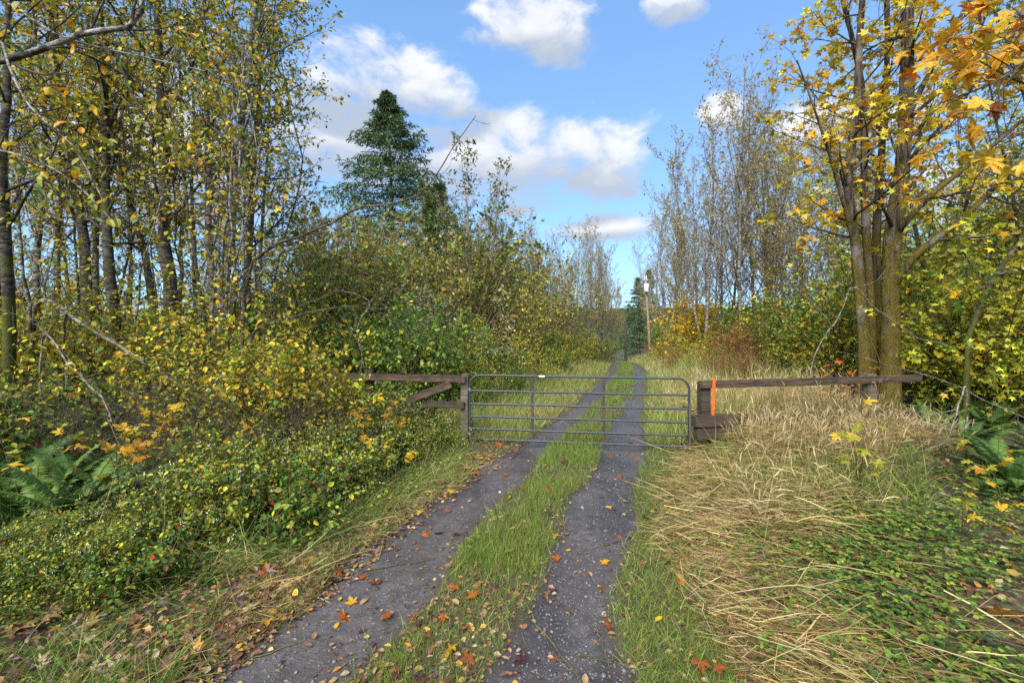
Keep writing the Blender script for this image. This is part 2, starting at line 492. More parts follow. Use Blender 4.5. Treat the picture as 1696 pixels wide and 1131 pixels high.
# ------------------------------------------------------------------ object helpers
def tag(o, label=None, cat=None, group=None, kind=None):
    if label: o['label'] = label
    if cat: o['category'] = cat
    if group: o['group'] = group
    if kind: o['kind'] = kind
    return o
def link(name, me, loc=(0, 0, 0), parent=None):
    o = bpy.data.objects.new(name, me)
    COL.objects.link(o)
    o.location = loc
    if parent is not None:
        o.parent = parent
    return o
def thing(name, label, cat, loc, group=None, rz=0.0):
    o = bpy.data.objects.new(name, None)
    o.empty_display_size = .2
    COL.objects.link(o)
    o.location = loc; o.rotation_euler = (0, 0, rz)
    return tag(o, label, cat, group)
def kidsof(o):
    return [c for c in COL.objects if c.parent == o]
KIDS = {}
def part(name, me, parent, loc=(0, 0, 0)):
    o = link(name, me, loc, parent)
    KIDS.setdefault(parent.name, []).append(o)
    return o
def copy_thing(root, loc, rz=0.0, scale=1.0, label=None, group=None):
    r = root.copy(); COL.objects.link(r)
    r.location = loc; r.rotation_euler = (0, 0, rz)
    r.scale = (scale, scale, scale) if not isinstance(scale, tuple) else scale
    if label: r['label'] = label
    if group: r['group'] = group
    for ch in KIDS.get(root.name, []):
        c = ch.copy(); COL.objects.link(c); c.parent = r
        KIDS.setdefault(r.name, []).append(c)
        for g in KIDS.get(ch.name, []):
            d = g.copy(); COL.objects.link(d); d.parent = c
    return r

# ================================================================== SETTING
def spaced(lo, hi, a, b, step, growth):
    v = list(np.arange(a, b + step / 2, step))
    s = step
    while v[-1] < hi:
        s *= growth; v.append(v[-1] + s)
    s = step
    while v[0] > lo:
        s *= growth; v.insert(0, v[0] - s)
    return np.array(v)
gx = spaced(-2500, 2500, -3.2, 4.5, .055, 1.09)
gy = spaced(-60, 3500, 2.3, 10.0, .055, 1.055)
GX, GY = np.meshgrid(gx, gy)
GZ = ground(GX, GY)
ml, mr = rut_masks(GX, GY)
wet = smoothstep(4.0, 7.5, GY) * .5 + .5 * mr
cdist = np.abs(GX - (rutx(LR, GY) + rutx(RR, GY)) / 2)
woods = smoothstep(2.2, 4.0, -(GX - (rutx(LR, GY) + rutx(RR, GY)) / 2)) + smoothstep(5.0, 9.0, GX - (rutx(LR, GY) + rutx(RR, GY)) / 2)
gi = np.arange(GX.size).reshape(GX.shape)
gq = np.stack([gi[:-1, :-1], gi[:-1, 1:], gi[1:, 1:], gi[1:, :-1]], -1).reshape(-1, 4)
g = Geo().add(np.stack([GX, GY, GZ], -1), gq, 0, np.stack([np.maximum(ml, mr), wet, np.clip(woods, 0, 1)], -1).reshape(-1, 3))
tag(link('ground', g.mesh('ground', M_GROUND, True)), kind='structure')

# far wooded hill at the end of the track
m, t, out = material('far_forest')
hn = t.noise(t.n('ShaderNodeNewGeometry').outputs['Position'], .05, 5, .7)
principled(t, out, t.mix(t.smooth(hn, .35, .65), (.018, .035, .018), (.055, .075, .03)), 1.0, None, .0)
M_HILL = m
hx = np.linspace(-1500, 1900, 320); hy = np.linspace(500, 1500, 60)
HX, HYY = np.meshgrid(hx, hy)
HZ = -9 + 52 * np.exp(-((HYY - 1000) / 260) ** 2) * (.75 + .25 * np.sin(HX / 310 + .7)) * (1 + .10 * sines(HX, HYY, 4, .02, 3)) + 3.5 * np.abs(sines(HX, HYY, 8, .25, 3)) * np.exp(-((HYY - 1000) / 300) ** 2)
hi_ = np.arange(HX.size).reshape(HX.shape)
hq = np.stack([hi_[:-1, :-1], hi_[:-1, 1:], hi_[1:, 1:], hi_[1:, :-1]], -1).reshape(-1, 4)
tag(link('hill', Geo().add(np.stack([HX, HYY, HZ], -1), hq).mesh('hill', M_HILL, True)), kind='structure')

# ================================================================== GATE
def wood_material(name, c1, c2, grime):
    m, t, out = material(name)
    co = objco(t)
    n1 = t.noise(t.mapping(co, (1.2, 9, 30)), 1.0, 5, .65)
    n2 = t.noise(co, 4.0, 4, .65); n3 = t.noise(t.mapping(co, (6, 60, 90)), 1.0, 3, .6)
    c = t.mix(t.smooth(n1, .35, .65), c1, c2)
    c = t.mix(t.smooth(n3, .45, .7, 0, .6), c, t.mix(1, c, (.35, .32, .3), 'MULTIPLY'))
    c = t.mix(t.smooth(n2, .46, .66, 0, .85), c, grime)
    principled(t, out, c, .8, bump(t, t.m('ADD', n3, n1), .7, .012), .3)
    return m
M_WOOD = wood_material('weathered_timber', (.050, .029, .018), (.125, .078, .048), (.035, .030, .020))
M_DARKWOOD = wood_material('dark_creosoted_timber', (.030, .020, .014), (.085, .055, .036), (.055, .052, .035))
M_POSTWOOD = wood_material('grey_brown_post', (.09, .070, .050), (.18, .145, .105), (.06, .062, .03))

def paint_material():
    m, t, out = material('gate_paint')
    co = objco(t)
    n = t.noise(co, 7.0, 5, .7); n2 = t.noise(co, 60.0, 3, .6)
    sp = t.n('ShaderNodeSeparateXYZ'); t.link(co, sp.inputs[0])
    c = t.mix(n, (.018, .026, .028), (.040, .052, .055))
    c = t.mix(t.smooth(t.m('ADD', n, t.m('MULTIPLY', n2, .25)), .70, .80), c, (.12, .055, .025))
    principled(t, out, c, t.smooth(n2, .3, .7, .38, .55), bump(t, n2, .15, .004), .5)
    return m
M_GATE = paint_material()
def rust_material():
    m, t, out = material('rusted_upright')
    co = objco(t)
    n = t.noise(t.mapping(co, (1, 1, .35)), 9.0, 5, .7)
    principled(t, out, t.mix(t.smooth(n, .40, .62), (.025, .030, .030), (.085, .045, .022)), .6, bump(t, n, .3, .004), .4)
    return m
M_RUST = rust_material()
def plain(name, col, rough=.5, metal=0.0, spec=.4, var=.25):
    m, t, out = material(name)
    n = t.noise(objco(t), 12.0, 4, .65)
    principled(t, out, t.mix(n, tuple(c * (1 - var) for c in col), tuple(min(1, c * (1 + var)) for c in col)), rough, None, spec, metal)
    return m
M_STEEL = plain('dull_galvanised_steel', (.30, .30, .29), .45, .8)
M_DARKSTEEL = plain('dark_rusty_steel', (.06, .042, .034), .6, .4)
M_ORANGE = plain('orange_marker_plastic', (.60, .12, .018), .6, 0, .25, .35)
M_STICKER = plain('pale_sticker', (.62, .60, .54), .5, 0, .4, .2)

GL, GR = np.array([-.83, 8.95]), np.array([3.24, 8.33])
GLEN = float(np.linalg.norm(GR - GL)); GE = (GR - GL) / GLEN
GZB, GZT = -.12, 1.15
gate_o = np.array([GL[0], GL[1], G(*GL)])
def gp(s, z):
    return np.array([GL[0] + GE[0] * s, GL[1] + GE[1] * s, z]) - gate_o
gate = thing('metal_gate', 'closed dark green tubular steel farm gate across the gravel track', 'gate', gate_o)
rc = .20
cor = [(0, GZB), (0, (GZB + GZT) / 2), (0, GZT - rc)] + [(rc - rc * math.cos(a), GZT - rc + rc * math.sin(a)) for a in np.linspace(.2, math.pi / 2, 7)]
cor += [(s, GZT) for s in np.linspace(.5, GLEN - .5, 6)]
cor += [(GLEN - rc + rc * math.sin(a), GZT - rc + rc * math.cos(a)) for a in np.linspace(0, math.pi / 2 - .2, 7)]
cor += [(GLEN, GZT - rc), (GLEN, (GZB + GZT) / 2), (GLEN, GZB)]
fp = np.array([gp(s, z) for s, z in cor])
def tube_xz(P, r, sides=12):
    """tube for the gate frame: rings in the gate's plane frame"""
    T = norm(np.gradient(P, axis=0)); nrm = np.array([-GE[1], GE[0], 0.0])
    U = np.broadcast_to(nrm, T.shape); Vv = np.cross(T, U)
    a = np.arange(sides) / sides * 2 * np.pi
    R = P[:, None, :] + r * (np.cos(a)[None, :, None] * U[:, None, :] + np.sin(a)[None, :, None] * Vv[:, None, :])
    n = len(P); idx = np.arange(n * sides).reshape(n, sides)
    q = np.stack([idx[:-1], np.roll(idx, -1, 1)[:-1], np.roll(idx, -1, 1)[1:], idx[1:]], -1).reshape(-1, 4)
    return R.reshape(-1, 3), q
part('frame', Geo().add(*tube_xz(fp, .0225)).mesh('gate_frame', M_GATE, True), gate)
for k, fz in enumerate((.24, .44, .635, .825, 1.0)):
    z = GZT - (GZT - GZB) * fz + (.02 if fz == 1.0 else 0)
    rng = np.random.default_rng(50 + k)
    P = np.array([gp(s, z + rng.normal() * .0025) for s in np.linspace(.012, GLEN - .012, 9)])
    part('bar', Geo().add(*tube_xz(P, .0205)).mesh('gate_bar', M_GATE, True), gate)
def box_mesh(name, size, mat, bev=.006, seg=1, jit=0.0, seed=0, axis=0):
    bm = bmesh.new()
    bmesh.ops.create_cube(bm, size=1.0)
    bmesh.ops.scale(bm, vec=size, verts=bm.verts)
    if seg > 1:
        es = [e for e in bm.edges if abs((e.verts[0].co - e.verts[1].co).normalized()[axis]) > .9]
        bmesh.ops.subdivide_edges(bm, edges=es, cuts=seg - 1)
    if bev:
        bmesh.ops.bevel(bm, geom=[e for e in bm.edges if e.calc_face_angle(0) > .5], offset=bev, segments=2, affect='EDGES')
    if jit:
        r = np.random.default_rng(seed)
        for v in bm.verts:
            v.co += Vector(r.normal(size=3) * jit)
    me = bpy.data.meshes.new(name); bm.to_mesh(me); bm.free()
    me.materials.append(mat)
    return me
GROT = math.atan2(GE[1], GE[0])
for s in (1.235, 2.585):
    o = part('upright', box_mesh('gate_upright', (.052, .030, GZT - GZB - .03), M_RUST, .004), gate)
    o.location = gp(s, (GZT + GZB) / 2) + np.array([-GE[1], GE[0], 0]) * .002
    o.rotation_euler = (0, 0, GROT)
o = part('sticker', box_mesh('gate_sticker', (.115, .05, .034), M_STICKER, .003), gate); o.location = gp(1.42, GZT); o.rotation_euler = (0, 0, GROT)
for z in (GZB + .12, GZT - .28):
    o = part('hinge', Geo().add(*tubes(np.array([[gp(-.16, z), gp(-.02, z)]]), np.array([[.012, .012]]), 8)).add(*tubes(np.array([[gp(0, z - .035), gp(0, z + .035)]]), np.array([[.031, .031]]), 10)).mesh('gate_hinge', M_STEEL, True), gate)
P = catmull([gp(GLEN - .02, .60), gp(GLEN + .06, .56), gp(GLEN + .16, .62), gp(GLEN + .22, .60)], 10)[None]
part('latch_chain', Geo().add(*tubes(P, np.full((1, 10), .009), 6)).mesh('gate_chain', M_DARKSTEEL, True), gate)
o = part('latch_plate', box_mesh('gate_latch', (.10, .02, .05), M_DARKSTEEL, .004), gate); o.location = gp(GLEN - .07, .62); o.rotation_euler = (0, .5, GROT)

# ================================================================== FENCES
def beam(parent, name, p0, p1, w, h, mat, org, seed=0, bev=.010):
    p0 = np.asarray(p0, float); p1 = np.asarray(p1, float)
    L = float(np.linalg.norm(p1 - p0))
    me = box_mesh(name, (L, w, h), mat, bev, max(2, int(L / .25)), .0035, seed)
    o = part(name, me, parent)
    d = Vector(p1 - p0)
    o.location = (p0 + p1) / 2 - org
    o.rotation_euler = d.to_track_quat('X', 'Z').to_euler()
    return o
def post(parent, x, y, ztop, w, mat, org, seed=0, depth=.35):
    z0 = G(x, y) - depth
    me = box_mesh('post', (w, w, ztop - z0), mat, .012, 6, .005, seed, 2)
    o = part('post', me, parent)
    o.location = np.array([x, y, (ztop + z0) / 2]) - org
    return o
A, B = np.array([3.36, 8.12]), np.array([7.74, 8.62])
def rf(s, off=0.0):
    e = (B - A) / np.linalg.norm(B - A)
    return A + (B - A) * s + np.array([-e[1], e[0]]) * off
org = np.array([A[0], A[1], G(*A)])
fr = thing('timber_fence', 'dark heavy timber fence with one top rail behind tall dry grass', 'fence', org)
e_r = math.atan2(*(B - A)[::-1])
for s, zt, w, mm in ((.028, 1.10, .17, M_DARKWOOD), (.775, 1.20, .19, M_POSTWOOD)):
    p = rf(s, .105 if s > .5 else .10)
    post(fr, p[0], p[1], zt, w, mm, org, int(s * 100)).rotation_euler = (0, 0, e_r)
z_top = 1.065
beam(fr, 'top_rail', [*rf(0), z_top], [*rf(1.0), z_top + .06], .07, .135, M_WOOD, org, 3)
beam(fr, 'low_beam', [*rf(-.035, -.04), .43], [*rf(.97, -.04), .44], .16, .20, M_DARKWOOD, org, 4)
beam(fr, 'low_beam', [*rf(-.025, -.03), .21], [*rf(.98, -.03), .225], .15, .21, M_DARKWOOD, org, 5)
for s in (.0, .12, .76, .79):
    p = rf(s + .01, -.040)
    b = Geo().add(*tubes(np.array([[[*p, z_top + .01], [*(p + np.array([0, -.012])), z_top + .01], [*(p + np.array([0, -.014])), z_top + .01]]]), np.array([[.013, .013, .001]]), 8))
    part('bolt', b.mesh('fence_bolt', M_STEEL, False, org), fr)
# flat orange utility marker on the end of that fence
p = rf(.048, -.062)
mk = tag(link('marker_post', box_mesh('marker_post', (.055, .012, .75), M_ORANGE, .004, 5, .0015, 2, 2), (p[0], p[1], .80)), 'flat bright orange plastic marker strip on the end of the timber fence', 'marker post')
mk.rotation_euler = (.01, .03, e_r)
p = rf(-.038, .05)
tag(link('steel_pipe', Geo().add(*tubes(np.array([[[p[0], p[1], G(*p) - .2], [p[0], p[1], .72], [p[0], p[1], .724]]]), np.array([[.022, .022, .002]]), 10)).mesh('steel_pipe', M_DARKSTEEL, True, (p[0], p[1], G(*p))), (p[0], p[1], G(*p))),
    'short rusty steel pipe upright between gate latch and timber fence', 'pipe')

A2, B2 = np.array([-.93, 9.02]), np.array([-3.55, 9.35])
org2 = np.array([A2[0], A2[1], G(*A2)])
fl = thing('rail_fence', 'weathered brown rail fence holding the gate hinges, half hidden by shrubs', 'fence', org2)
def lf(s, off=0.0):
    return A2 + (B2 - A2) * s + np.array([0, off])
e_l = math.atan2(*(A2 - B2)[::-1])
post(fl, *lf(0.0), 1.16, .15, M_POSTWOOD, org2, 11).rotation_euler = (0, 0, e_l)
post(fl, *lf(.76, .10), 1.22, .15, M_DARKWOOD, org2, 12).rotation_euler = (0, 0, e_l)
beam(fl, 'top_rail', [*lf(-.01, -.115), 1.075], [*lf(1.05, -.115), 1.10], .07, .135, M_WOOD, org2, 13)
beam(fl, 'middle_rail', [*lf(.0, -.115), .56], [*lf(.95, -.115), .60], .07, .12, M_DARKWOOD, org2, 14)
beam(fl, 'brace', [*lf(.1, -.195), .98], [*lf(.42, -.195), .66], .06, .15, M_WOOD, org2, 15)
for s in (.03, .17):
    o = part('strap', box_mesh('fence_strap', (.02, .084, .155), M_DARKSTEEL, .002), fl)
    o.location = np.array([*lf(s, -.115), 1.08]) - org2; o.rotation_euler = (0, 0, e_l)

# ================================================================== UTILITY POLES
M_POLE = wood_material('pale_pole_wood', (.26, .19, .13), (.42, .32, .23), (.20, .15, .10))
M_DPOLE = wood_material('dark_pole_wood', (.035, .028, .022), (.07, .055, .042), (.03, .025, .02))
M_GREYPAINT = plain('pale_grey_enamel', (.62, .66, .68), .4, 0, .5, .08)
b0 = base(1077, 55.0)
up = thing('utility_pole', 'pale wooden utility pole with a grey transformer beside the track', 'utility pole', b0)
H = 2.1 + 84 / F_PX * 55 - b0[2]
part('pole', Geo().add(*tubes(np.array([[(0, 0, -.5), (-.15, 0, H * .3), (-.4, 0, H * .7), (-.62, 0, H), (-.62, 0, H + .03)]]), np.array([[.19, .17, .145, .12, .01]]), 12)).mesh('pole', M_POLE, True), up)
zt = H - 1.6
ring = [(0, .02), (.02, .27), (.06, .30), (.95, .30), (1.0, .27), (1.04, .05)]
part('transformer', Geo().add(*tubes(np.array([[(-.57, -.42, zt - .4 + z) for z, r in ring]]), np.array([[r for z, r in ring]]), 16)).mesh('transformer', M_GREYPAINT, True), up)
part('band', Geo().add(*tubes(np.array([[(-.04, 0, .95), (-.045, 0, 1.15)]]), np.array([[.2, .2]]), 12)).mesh('pole_band', M_GREYPAINT, True), up)
for dx in (-.12, .12):
    part('insulator', Geo().add(*tubes(np.array([[(-.62 + dx, -.15, H - .5), (-.62 + dx, -.15, H - .3), (-.62 + dx, -.15, H - .1), (-.62 + dx, -.15, H + .1)]]), np.array([[.03, .06, .04, .02]]), 8)).mesh('insulator', M_GREYPAINT, True), up)
P = catmull([(-.62, 0, H), (6, 9, H - .35), (14, 20, H + .2)], 14)[None]
part('wire', Geo().add(*tubes(P, np.full((1, 14), .016), 5)).mesh('wire', M_DARKSTEEL, True), up)
b1 = base(1036, 46.0)
up2 = thing('dark_post', 'slim dark wooden post beside the bend of the track', 'post', b1)
part('pole', Geo().add(*tubes(np.array([[(0, 0, -.4), (.03, 0, 2.0), (.05, 0, 3.9), (.05, 0, 3.92)]]), np.array([[.13, .12, .11, .01]]), 10)).mesh('dark_pole', M_DPOLE, True), up2)
part('cap', Geo().add(*tubes(np.array([[(.05, 0, 3.86), (.05, 0, 4.0), (.05, 0, 4.03)]]), np.array([[.125, .115, .01]]), 10)).mesh('post_cap', M_DARKSTEEL, True), up2)

# ================================================================== TREES
def lev(m, t0, t1, ang, L, n=6, wig=.12, up=.05, rr=.5, tip=.25, asd=.18, shape=.6, flat=False, rmin=.003, sides=4):
    return dict(locals())
def grow(trunks, levels, rng):
    """trunks: list of (P (n,3), R (n,)) -> list of levels, each (P (N,n,3), R (N,n), sides)"""
    out = []
    n = max(len(p) for p, r in trunks)
    P = np.array([p for p, r in trunks]); R = np.array([r for p, r in trunks])
    for l in levels:
        S, D, r, t, pl = kids(P, R, l['m'], l['t0'], l['t1'], l['ang'], rng, l['asd'], l['flat'])
        tt = (t - l['t0']) / max(1e-6, l['t1'] - l['t0'])
        lo, hi = l['L']
        Ln = pl * (lo + (hi - lo) * rng.random(len(t))) * (1 - l['shape'] * tt)
        P = walk(S, D, Ln, l['n'], l['wig'], l['up'], rng)
        R = taper(np.maximum(r * l['rr'], l['rmin']), l['n'], l['tip'])
        out.append((P, R, l['sides']))
    return out
def trunk_line(h, r, rng, n=12, lean=(0, 0), wig=.035, flare=1.5, tip=.12):
    P = walk(np.zeros((1, 3)), np.array([[lean[0], lean[1], 1.0]]), np.array([h]), n, wig, .04, rng)[0]
    P[0, 2] -= .15
    s = np.linspace(0, 1, n)
    R = r * (1 - s * (1 - tip)); R[0] *= flare; R[1] *= 1.0 + (flare - 1) * .12
    return P, R
def leaf_geo(geo, P, m, rng, tmpl, size, cols, wts, mat=1, droop=.35, t0=.15, svar=.25, var=.2, spread=.8, keep=1.0, wid=1.0):
    S, A, Nn = twig_leaves(P, m, rng, t0, droop, spread)
    if keep < 1:
        k = rng.random(len(S)) < keep; S, A, Nn = S[k], A[k], Nn[k]
    N = len(S)
    V, F, nv = scatter(tmpl, S + A * .02, A, Nn, size * np.exp(np.clip(rng.normal(size=N), -1.8, 1.4) * svar), wid)
    geo.add(V, F, mat, np.repeat(palette(rng, N, cols, wts, var), nv, 0))
    return S
def tree_meshes(name, trunks, levels, rng, bark_m, twig_m, leafs, split=1, tsides=9):
    """trunk mesh (stems and first limbs) and crown mesh (finer branches, twigs, leaves)"""
    gt, gc = Geo(), Geo()
    for p, r in trunks:
        gt.add(*tubes(p[None], r[None], tsides))
    lv = grow(trunks, levels, rng)
    for i, (P, R, sd) in enumerate(lv):
        (gt if i < split else gc).add(*tubes(P, R, sd))
    for (li, m, kw) in leafs:
        leaf_geo(gc, lv[li][0], m, rng, **kw)
    return gt.mesh(name + '_trunk', bark_m, True), gc.mesh(name + '_crown', [twig_m, M_LEAF], False)
def tree_thing(name, label, cat, loc, meshes, group=None, rz=0.0, scale=1.0):
    o = thing(name, label, cat, loc, group, rz)
    o.scale = (scale, scale, scale)
    part('trunk', meshes[0], o); part('crown', meshes[1], o)
    return o

ALDER_COLS = ([YEL, YGR, OLI, GRN, GOLD, LIM], [2.7, 3.0, 2.2, 1.6, .9, .6])
def alder_leafs(size=.085, m3=5, cols=ALDER_COLS, keep=1.0, m2=5):
    kw = dict(tmpl=DIAMOND, size=size, cols=cols[0], wts=cols[1], keep=keep)
    return [(1, m2, kw), (2, m3, kw)]
ALDER_LV = [lev(24, .22, .97, .80, (.13, .24), 8, .10, .06, .42, .25, .2, .55, sides=5),
            lev(7, .15, 1, .75, (.28, .5), 6, .14, .03, .5, .3, .25, .4, sides=4),
            lev(5, .15, 1, .7, (.30, .55), 4, .16, 0, .5, .4, .3, .3, sides=3, rmin=.0025)]

# ---- left wood: trunks followed one by one (photo pixels from base to top, depth, radius, bark, leaf mood)
def px_trunk(pts, d, r, rng, top_extra=3.0, n=16):
    """trunk through photo pixels at about depth d, standing on the ground and going on above the frame"""
    W3 = [px3(x, y, d + 0.25 * math.sin(i * 1.7 + d)) for i, (x, y) in enumerate(pts)]
    b = np.array([W3[0][0] + rng.normal() * .08, W3[0][1], 0.0]); b[2] = G(b[0], b[1])
    pl = [b] + [w for w in W3 if w[2] > b[2] + .5]
    top = pl[-1] + norm(pl[-1] - pl[-2] + np.array([0, 0, .6])) * top_extra
    P = catmull(pl + [top], n) - b
    P[0, 2] -= .2
    s = np.linspace(0, 1, n)
    R = r * (1 - s * .78); R[0] *= 1.5; R[1] *= 1.12
    P[1:] += rng.normal(size=(n - 1, 3)) * .02
    return b, P, R
LEFT = [  # pixels, depth, radius, kind, label
    ([(14, 640), (10, 420), (8, 230), (12, 60)], 8.0, .095, 'd', 'dark mossy trunk rising right behind the sword ferns'),
    ([(58, 560), (64, 380), (74, 220), (60, 60)], 10.5, .075, 'a', 'slim pale alder between two dark mossy trunks'),
    ([(92, 560), (97, 400), (102, 250), (96, 90)], 12.0, .08, 'a', 'thin grey alder with a forked yellow crown'),
    ([(150, 520), (140, 400), (124, 300), (98, 150), (84, 20)], 11.0, .125, 'd', 'thick dark alder bowing away from the track at mid height'),
    ([(160, 540), (156, 420), (160, 290), (150, 120)], 12.5, .09, 'a', 'straight grey alder just behind the bowed dark alder'),
    ([(188, 530), (181, 430), (178, 320), (172, 150), (164, 10)], 10.5, .12, 'd', 'stout mossy dark alder with olive leaves'),
    ([(254, 500), (241, 430), (208, 300), (188, 213), (170, 60)], 12.0, .10, 'd', 'dark alder leaning strongly into the wood'),
    ([(282, 540), (277, 430), (272, 280), (265, 100), (262, 0)], 10.5, .15, 'd', 'thickest dark trunk of the wood with ivy green leaves'),
    ([(296, 540), (300, 430), (306, 330), (300, 180)], 12.5, .06, 'a', 'slender whitish alder touching the thickest trunk'),
    ([(356, 545), (350, 430), (342, 320), (342, 150), (336, 0)], 10.0, .085, 'a', 'white barked alder with a nearly vertical stem'),
    ([(364, 545), (372, 460), (384, 396), (396, 223), (421, 50)], 9.6, .115, 'a', 'pale blotched alder leaning out over the clearing'),
    ([(408, 520), (411, 445), (424, 247), (430, 60)], 11.0, .085, 'd', 'dark alder with lichen tufts at the edge of the wood'),
    ([(430, 520), (432, 445), (441, 247), (452, 80)], 12.5, .055, 'a', 'outermost thin grey alder of the wood'),
    ([(326, 540), (322, 400), (318, 240), (322, 60)], 14.0, .06, 'a', 'far thin alder seen between white and dark trunks'),
]
for k, (pts, d, r, kind, label) in enumerate(LEFT):
    rng = np.random.default_rng(100 + k)
    b, P, R = px_trunk(pts, d, r * 1.12, rng)
    wood = M_DARKBARK if kind == 'd' else M_ALDER
    cols = ALDER_COLS if k not in (7, 11) else ([YGR, OLI, GRN, DGR, YEL], [2, 2.5, 2.5, 1.2, 1])
    lv = [lev(28 if r > .08 else 20, .33, .97, .78, (.12, .26), 8, .11, .05, .40, .25, .22, .5, sides=5)] + ALDER_LV[1:]
    ms = tree_meshes('alder', [(P, R)], lv, rng, wood, M_TWIG, alder_leafs(.092, 6, cols, .50, 5))
    tree_thing('alder_tree', label + ', left of the track', 'tree', b, ms, 'alders of the wood beside the track')

# ---- thin tangled stems between the trunks
TH = np.random.default_rng(180)
for k in range(24):
    px = TH.uniform(-10, 470); d = TH.uniform(8.2, 12.5)
    rng = np.random.default_rng(181 + k)
    ln = TH.normal() * 60
    pts = [(px, 560), (px + ln * .25, 430), (px + ln * .6 + TH.normal() * 14, 280), (px + ln + TH.normal() * 20, 130 + TH.uniform(-90, 60))]
    b, P, R = px_trunk(pts, d, TH.uniform(.018, .042), rng, 1.0)
    ms = tree_meshes('thin_alder', [(P, R)], [lev(16, .2, .98, .8, (.10, .22), 7, .16, .03, .5, .3, .3, .4, sides=4, rmin=.005), lev(5, .2, 1, .8, (.3, .55), 5, .18, 0, .55, .4, .3, .3, sides=3, rmin=.0035), lev(3, .2, 1, .7, (.3, .6), 4, .18, -.02, .6, .5, .3, .3, sides=3, rmin=.003)],
                     rng, M_ALDER if k % 2 else M_DARKBARK, M_TWIG, [(1, 2, dict(tmpl=OVAL, size=.09, cols=ALDER_COLS[0], wts=ALDER_COLS[1], keep=.4)), (2, 3, dict(tmpl=OVAL, size=.085, cols=ALDER_COLS[0], wts=ALDER_COLS[1], keep=.36))])
    tree_thing('alder_sapling', ('thin %s sapling stem tangled between the alder trunks of the wood' % ('pale grey' if k % 2 else 'dark mossy')) + (', leaning steeply' if abs(ln) > 70 else ''), 'tree', b, ms, 'thin saplings of the wood')

# ---- shared alder meshes for the rows behind
BG = []
for k in range(3):
    rng = np.random.default_rng(200 + k)
    tr = [trunk_line(13, .10, rng, 14, (rng.normal() * .06, rng.normal() * .06))]
    BG.append(tree_meshes('leafy_alder', tr, ALDER_LV, rng, M_ALDER, M_TWIG, alder_leafs(.105, 5, ALDER_COLS, .42)))
src = {}
def place(key, name, label, cat, meshes, loc, rz, scale, group):
    if key not in src:
        src[key] = tree_thing(name, label, cat, loc, meshes, group, rz, 1.0)
        src[key].scale = (scale,) * 3 if not isinstance(scale, tuple) else scale
        return src[key]
    return copy_thing(src[key], loc, rz, scale, label, group)
rng = np.random.default_rng(31)
for i, (px, d) in enumerate([(-140, 9.5), (-60, 12), (30, 16), (120, 18), (215, 17), (300, 19), (390, 17), (-30, 20), (455, 21), (-230, 12), (170, 24), (350, 25), (60, 26)]):
    place(('bga', i % 3), 'alder_tree', 'leafy olive and yellow alder deep in the wood behind the mossy trunks', 'tree', BG[i % 3], base(px, d), rng.random() * 6.3, rng.uniform(.85, 1.05), 'alders deep in the wood')

# ---- shrub meshes
def shrub_meshes(name, rng, h, stems, spread, leaf, size, cols, wts, m2=5, m3=5, up=.04, wood=None, lv2=7, lv3=5, berries=0, keep=1.0, r=.018, wig=.13, lo=.12, droop=.25, wid=1.0):
    az_ = rng.random(stems) * 6.28; tilt = rng.random(stems) ** .7 * spread
    D = np.stack([np.cos(az_) * np.sin(tilt), np.sin(az_) * np.sin(tilt), np.cos(tilt)], -1)
    S = np.stack([np.cos(az_), np.sin(az_), np.zeros(stems)], -1) * (rng.random((stems, 1)) * .12 * h ** .5); S[:, 2] = -.06
    P = walk(S, D, h * rng.uniform(.65, 1.1, stems), 9, wig * .7, up, rng)
    R = taper(r * rng.uniform(.6, 1.1, stems), 9, .25)
    lv = grow([(P[i], R[i]) for i in range(stems)],
              [lev(lv2, lo, 1, .85, (.25, .5), 6, wig, .02, .55, .3, .3, .35, sides=3), lev(lv3, .15, 1, .8, (.3, .6), 4, wig, 0, .6, .4, .3, .3, sides=3, rmin=.0018)], rng)
    gs, gf = Geo(), Geo()
    gs.add(*tubes(P, R, 5)).add(*tubes(lv[0][0], lv[0][1], 3)).add(*tubes(lv[1][0], lv[1][1], 3))
    kw = dict(tmpl=leaf, size=size, cols=cols, wts=wts, mat=0, keep=keep, droop=droop, wid=wid, svar=.38, var=.28)
    leaf_geo(gf, lv[0][0], m2, rng, **kw)
    S_ = leaf_geo(gf, lv[1][0], m3, rng, **kw)
    out = [gs.mesh(name + '_stems', wood or M_TWIG), gf.mesh(name + '_foliage', M_LEAF)]
    if berries:
        c = S_[rng.choice(len(S_), min(berries, len(S_)), replace=False)]
        c = np.repeat(c, 3, 0) + rng.normal(size=(len(c) * 3, 3)) * .011
        oc = (np.array([(1, 0, 0), (-1, 0, 0), (0, 1, 0), (0, -1, 0), (0, 0, 1), (0, 0, -1)], float), np.array([[0, 2, 4], [2, 1, 4], [1, 3, 4], [3, 0, 4], [2, 0, 5], [1, 2, 5], [3, 1, 5], [0, 3, 5]]))
        n_ = len(c)
        V, F, nv = scatter(oc, c, np.tile([[0, 1., 0]], (n_, 1)), np.tile([[0, 0, 1.]], (n_, 1)), rng.uniform(.0055, .0085, n_))
        out.append(Geo().add(V, F).mesh(name + '_berries', M_BERRY, True))
    return out
M_BERRY = plain('white_berry', (.80, .80, .74), .45, 0, .4, .08)
def shrub(key, name, label, cat, meshes, loc, rz, scale, group):
    if key in src:
        return copy_thing(src[key], loc, rz, scale, label, group)
    o = thing(name, label, cat, loc, group, rz)
    o.scale = scale if isinstance(scale, tuple) else (scale,) * 3
    part('stems', meshes[0], o); part('foliage', meshes[1], o)
    if len(meshes) > 2:
        tag(part('berries', meshes[2], o), kind='stuff')
    src[key] = o
    return o
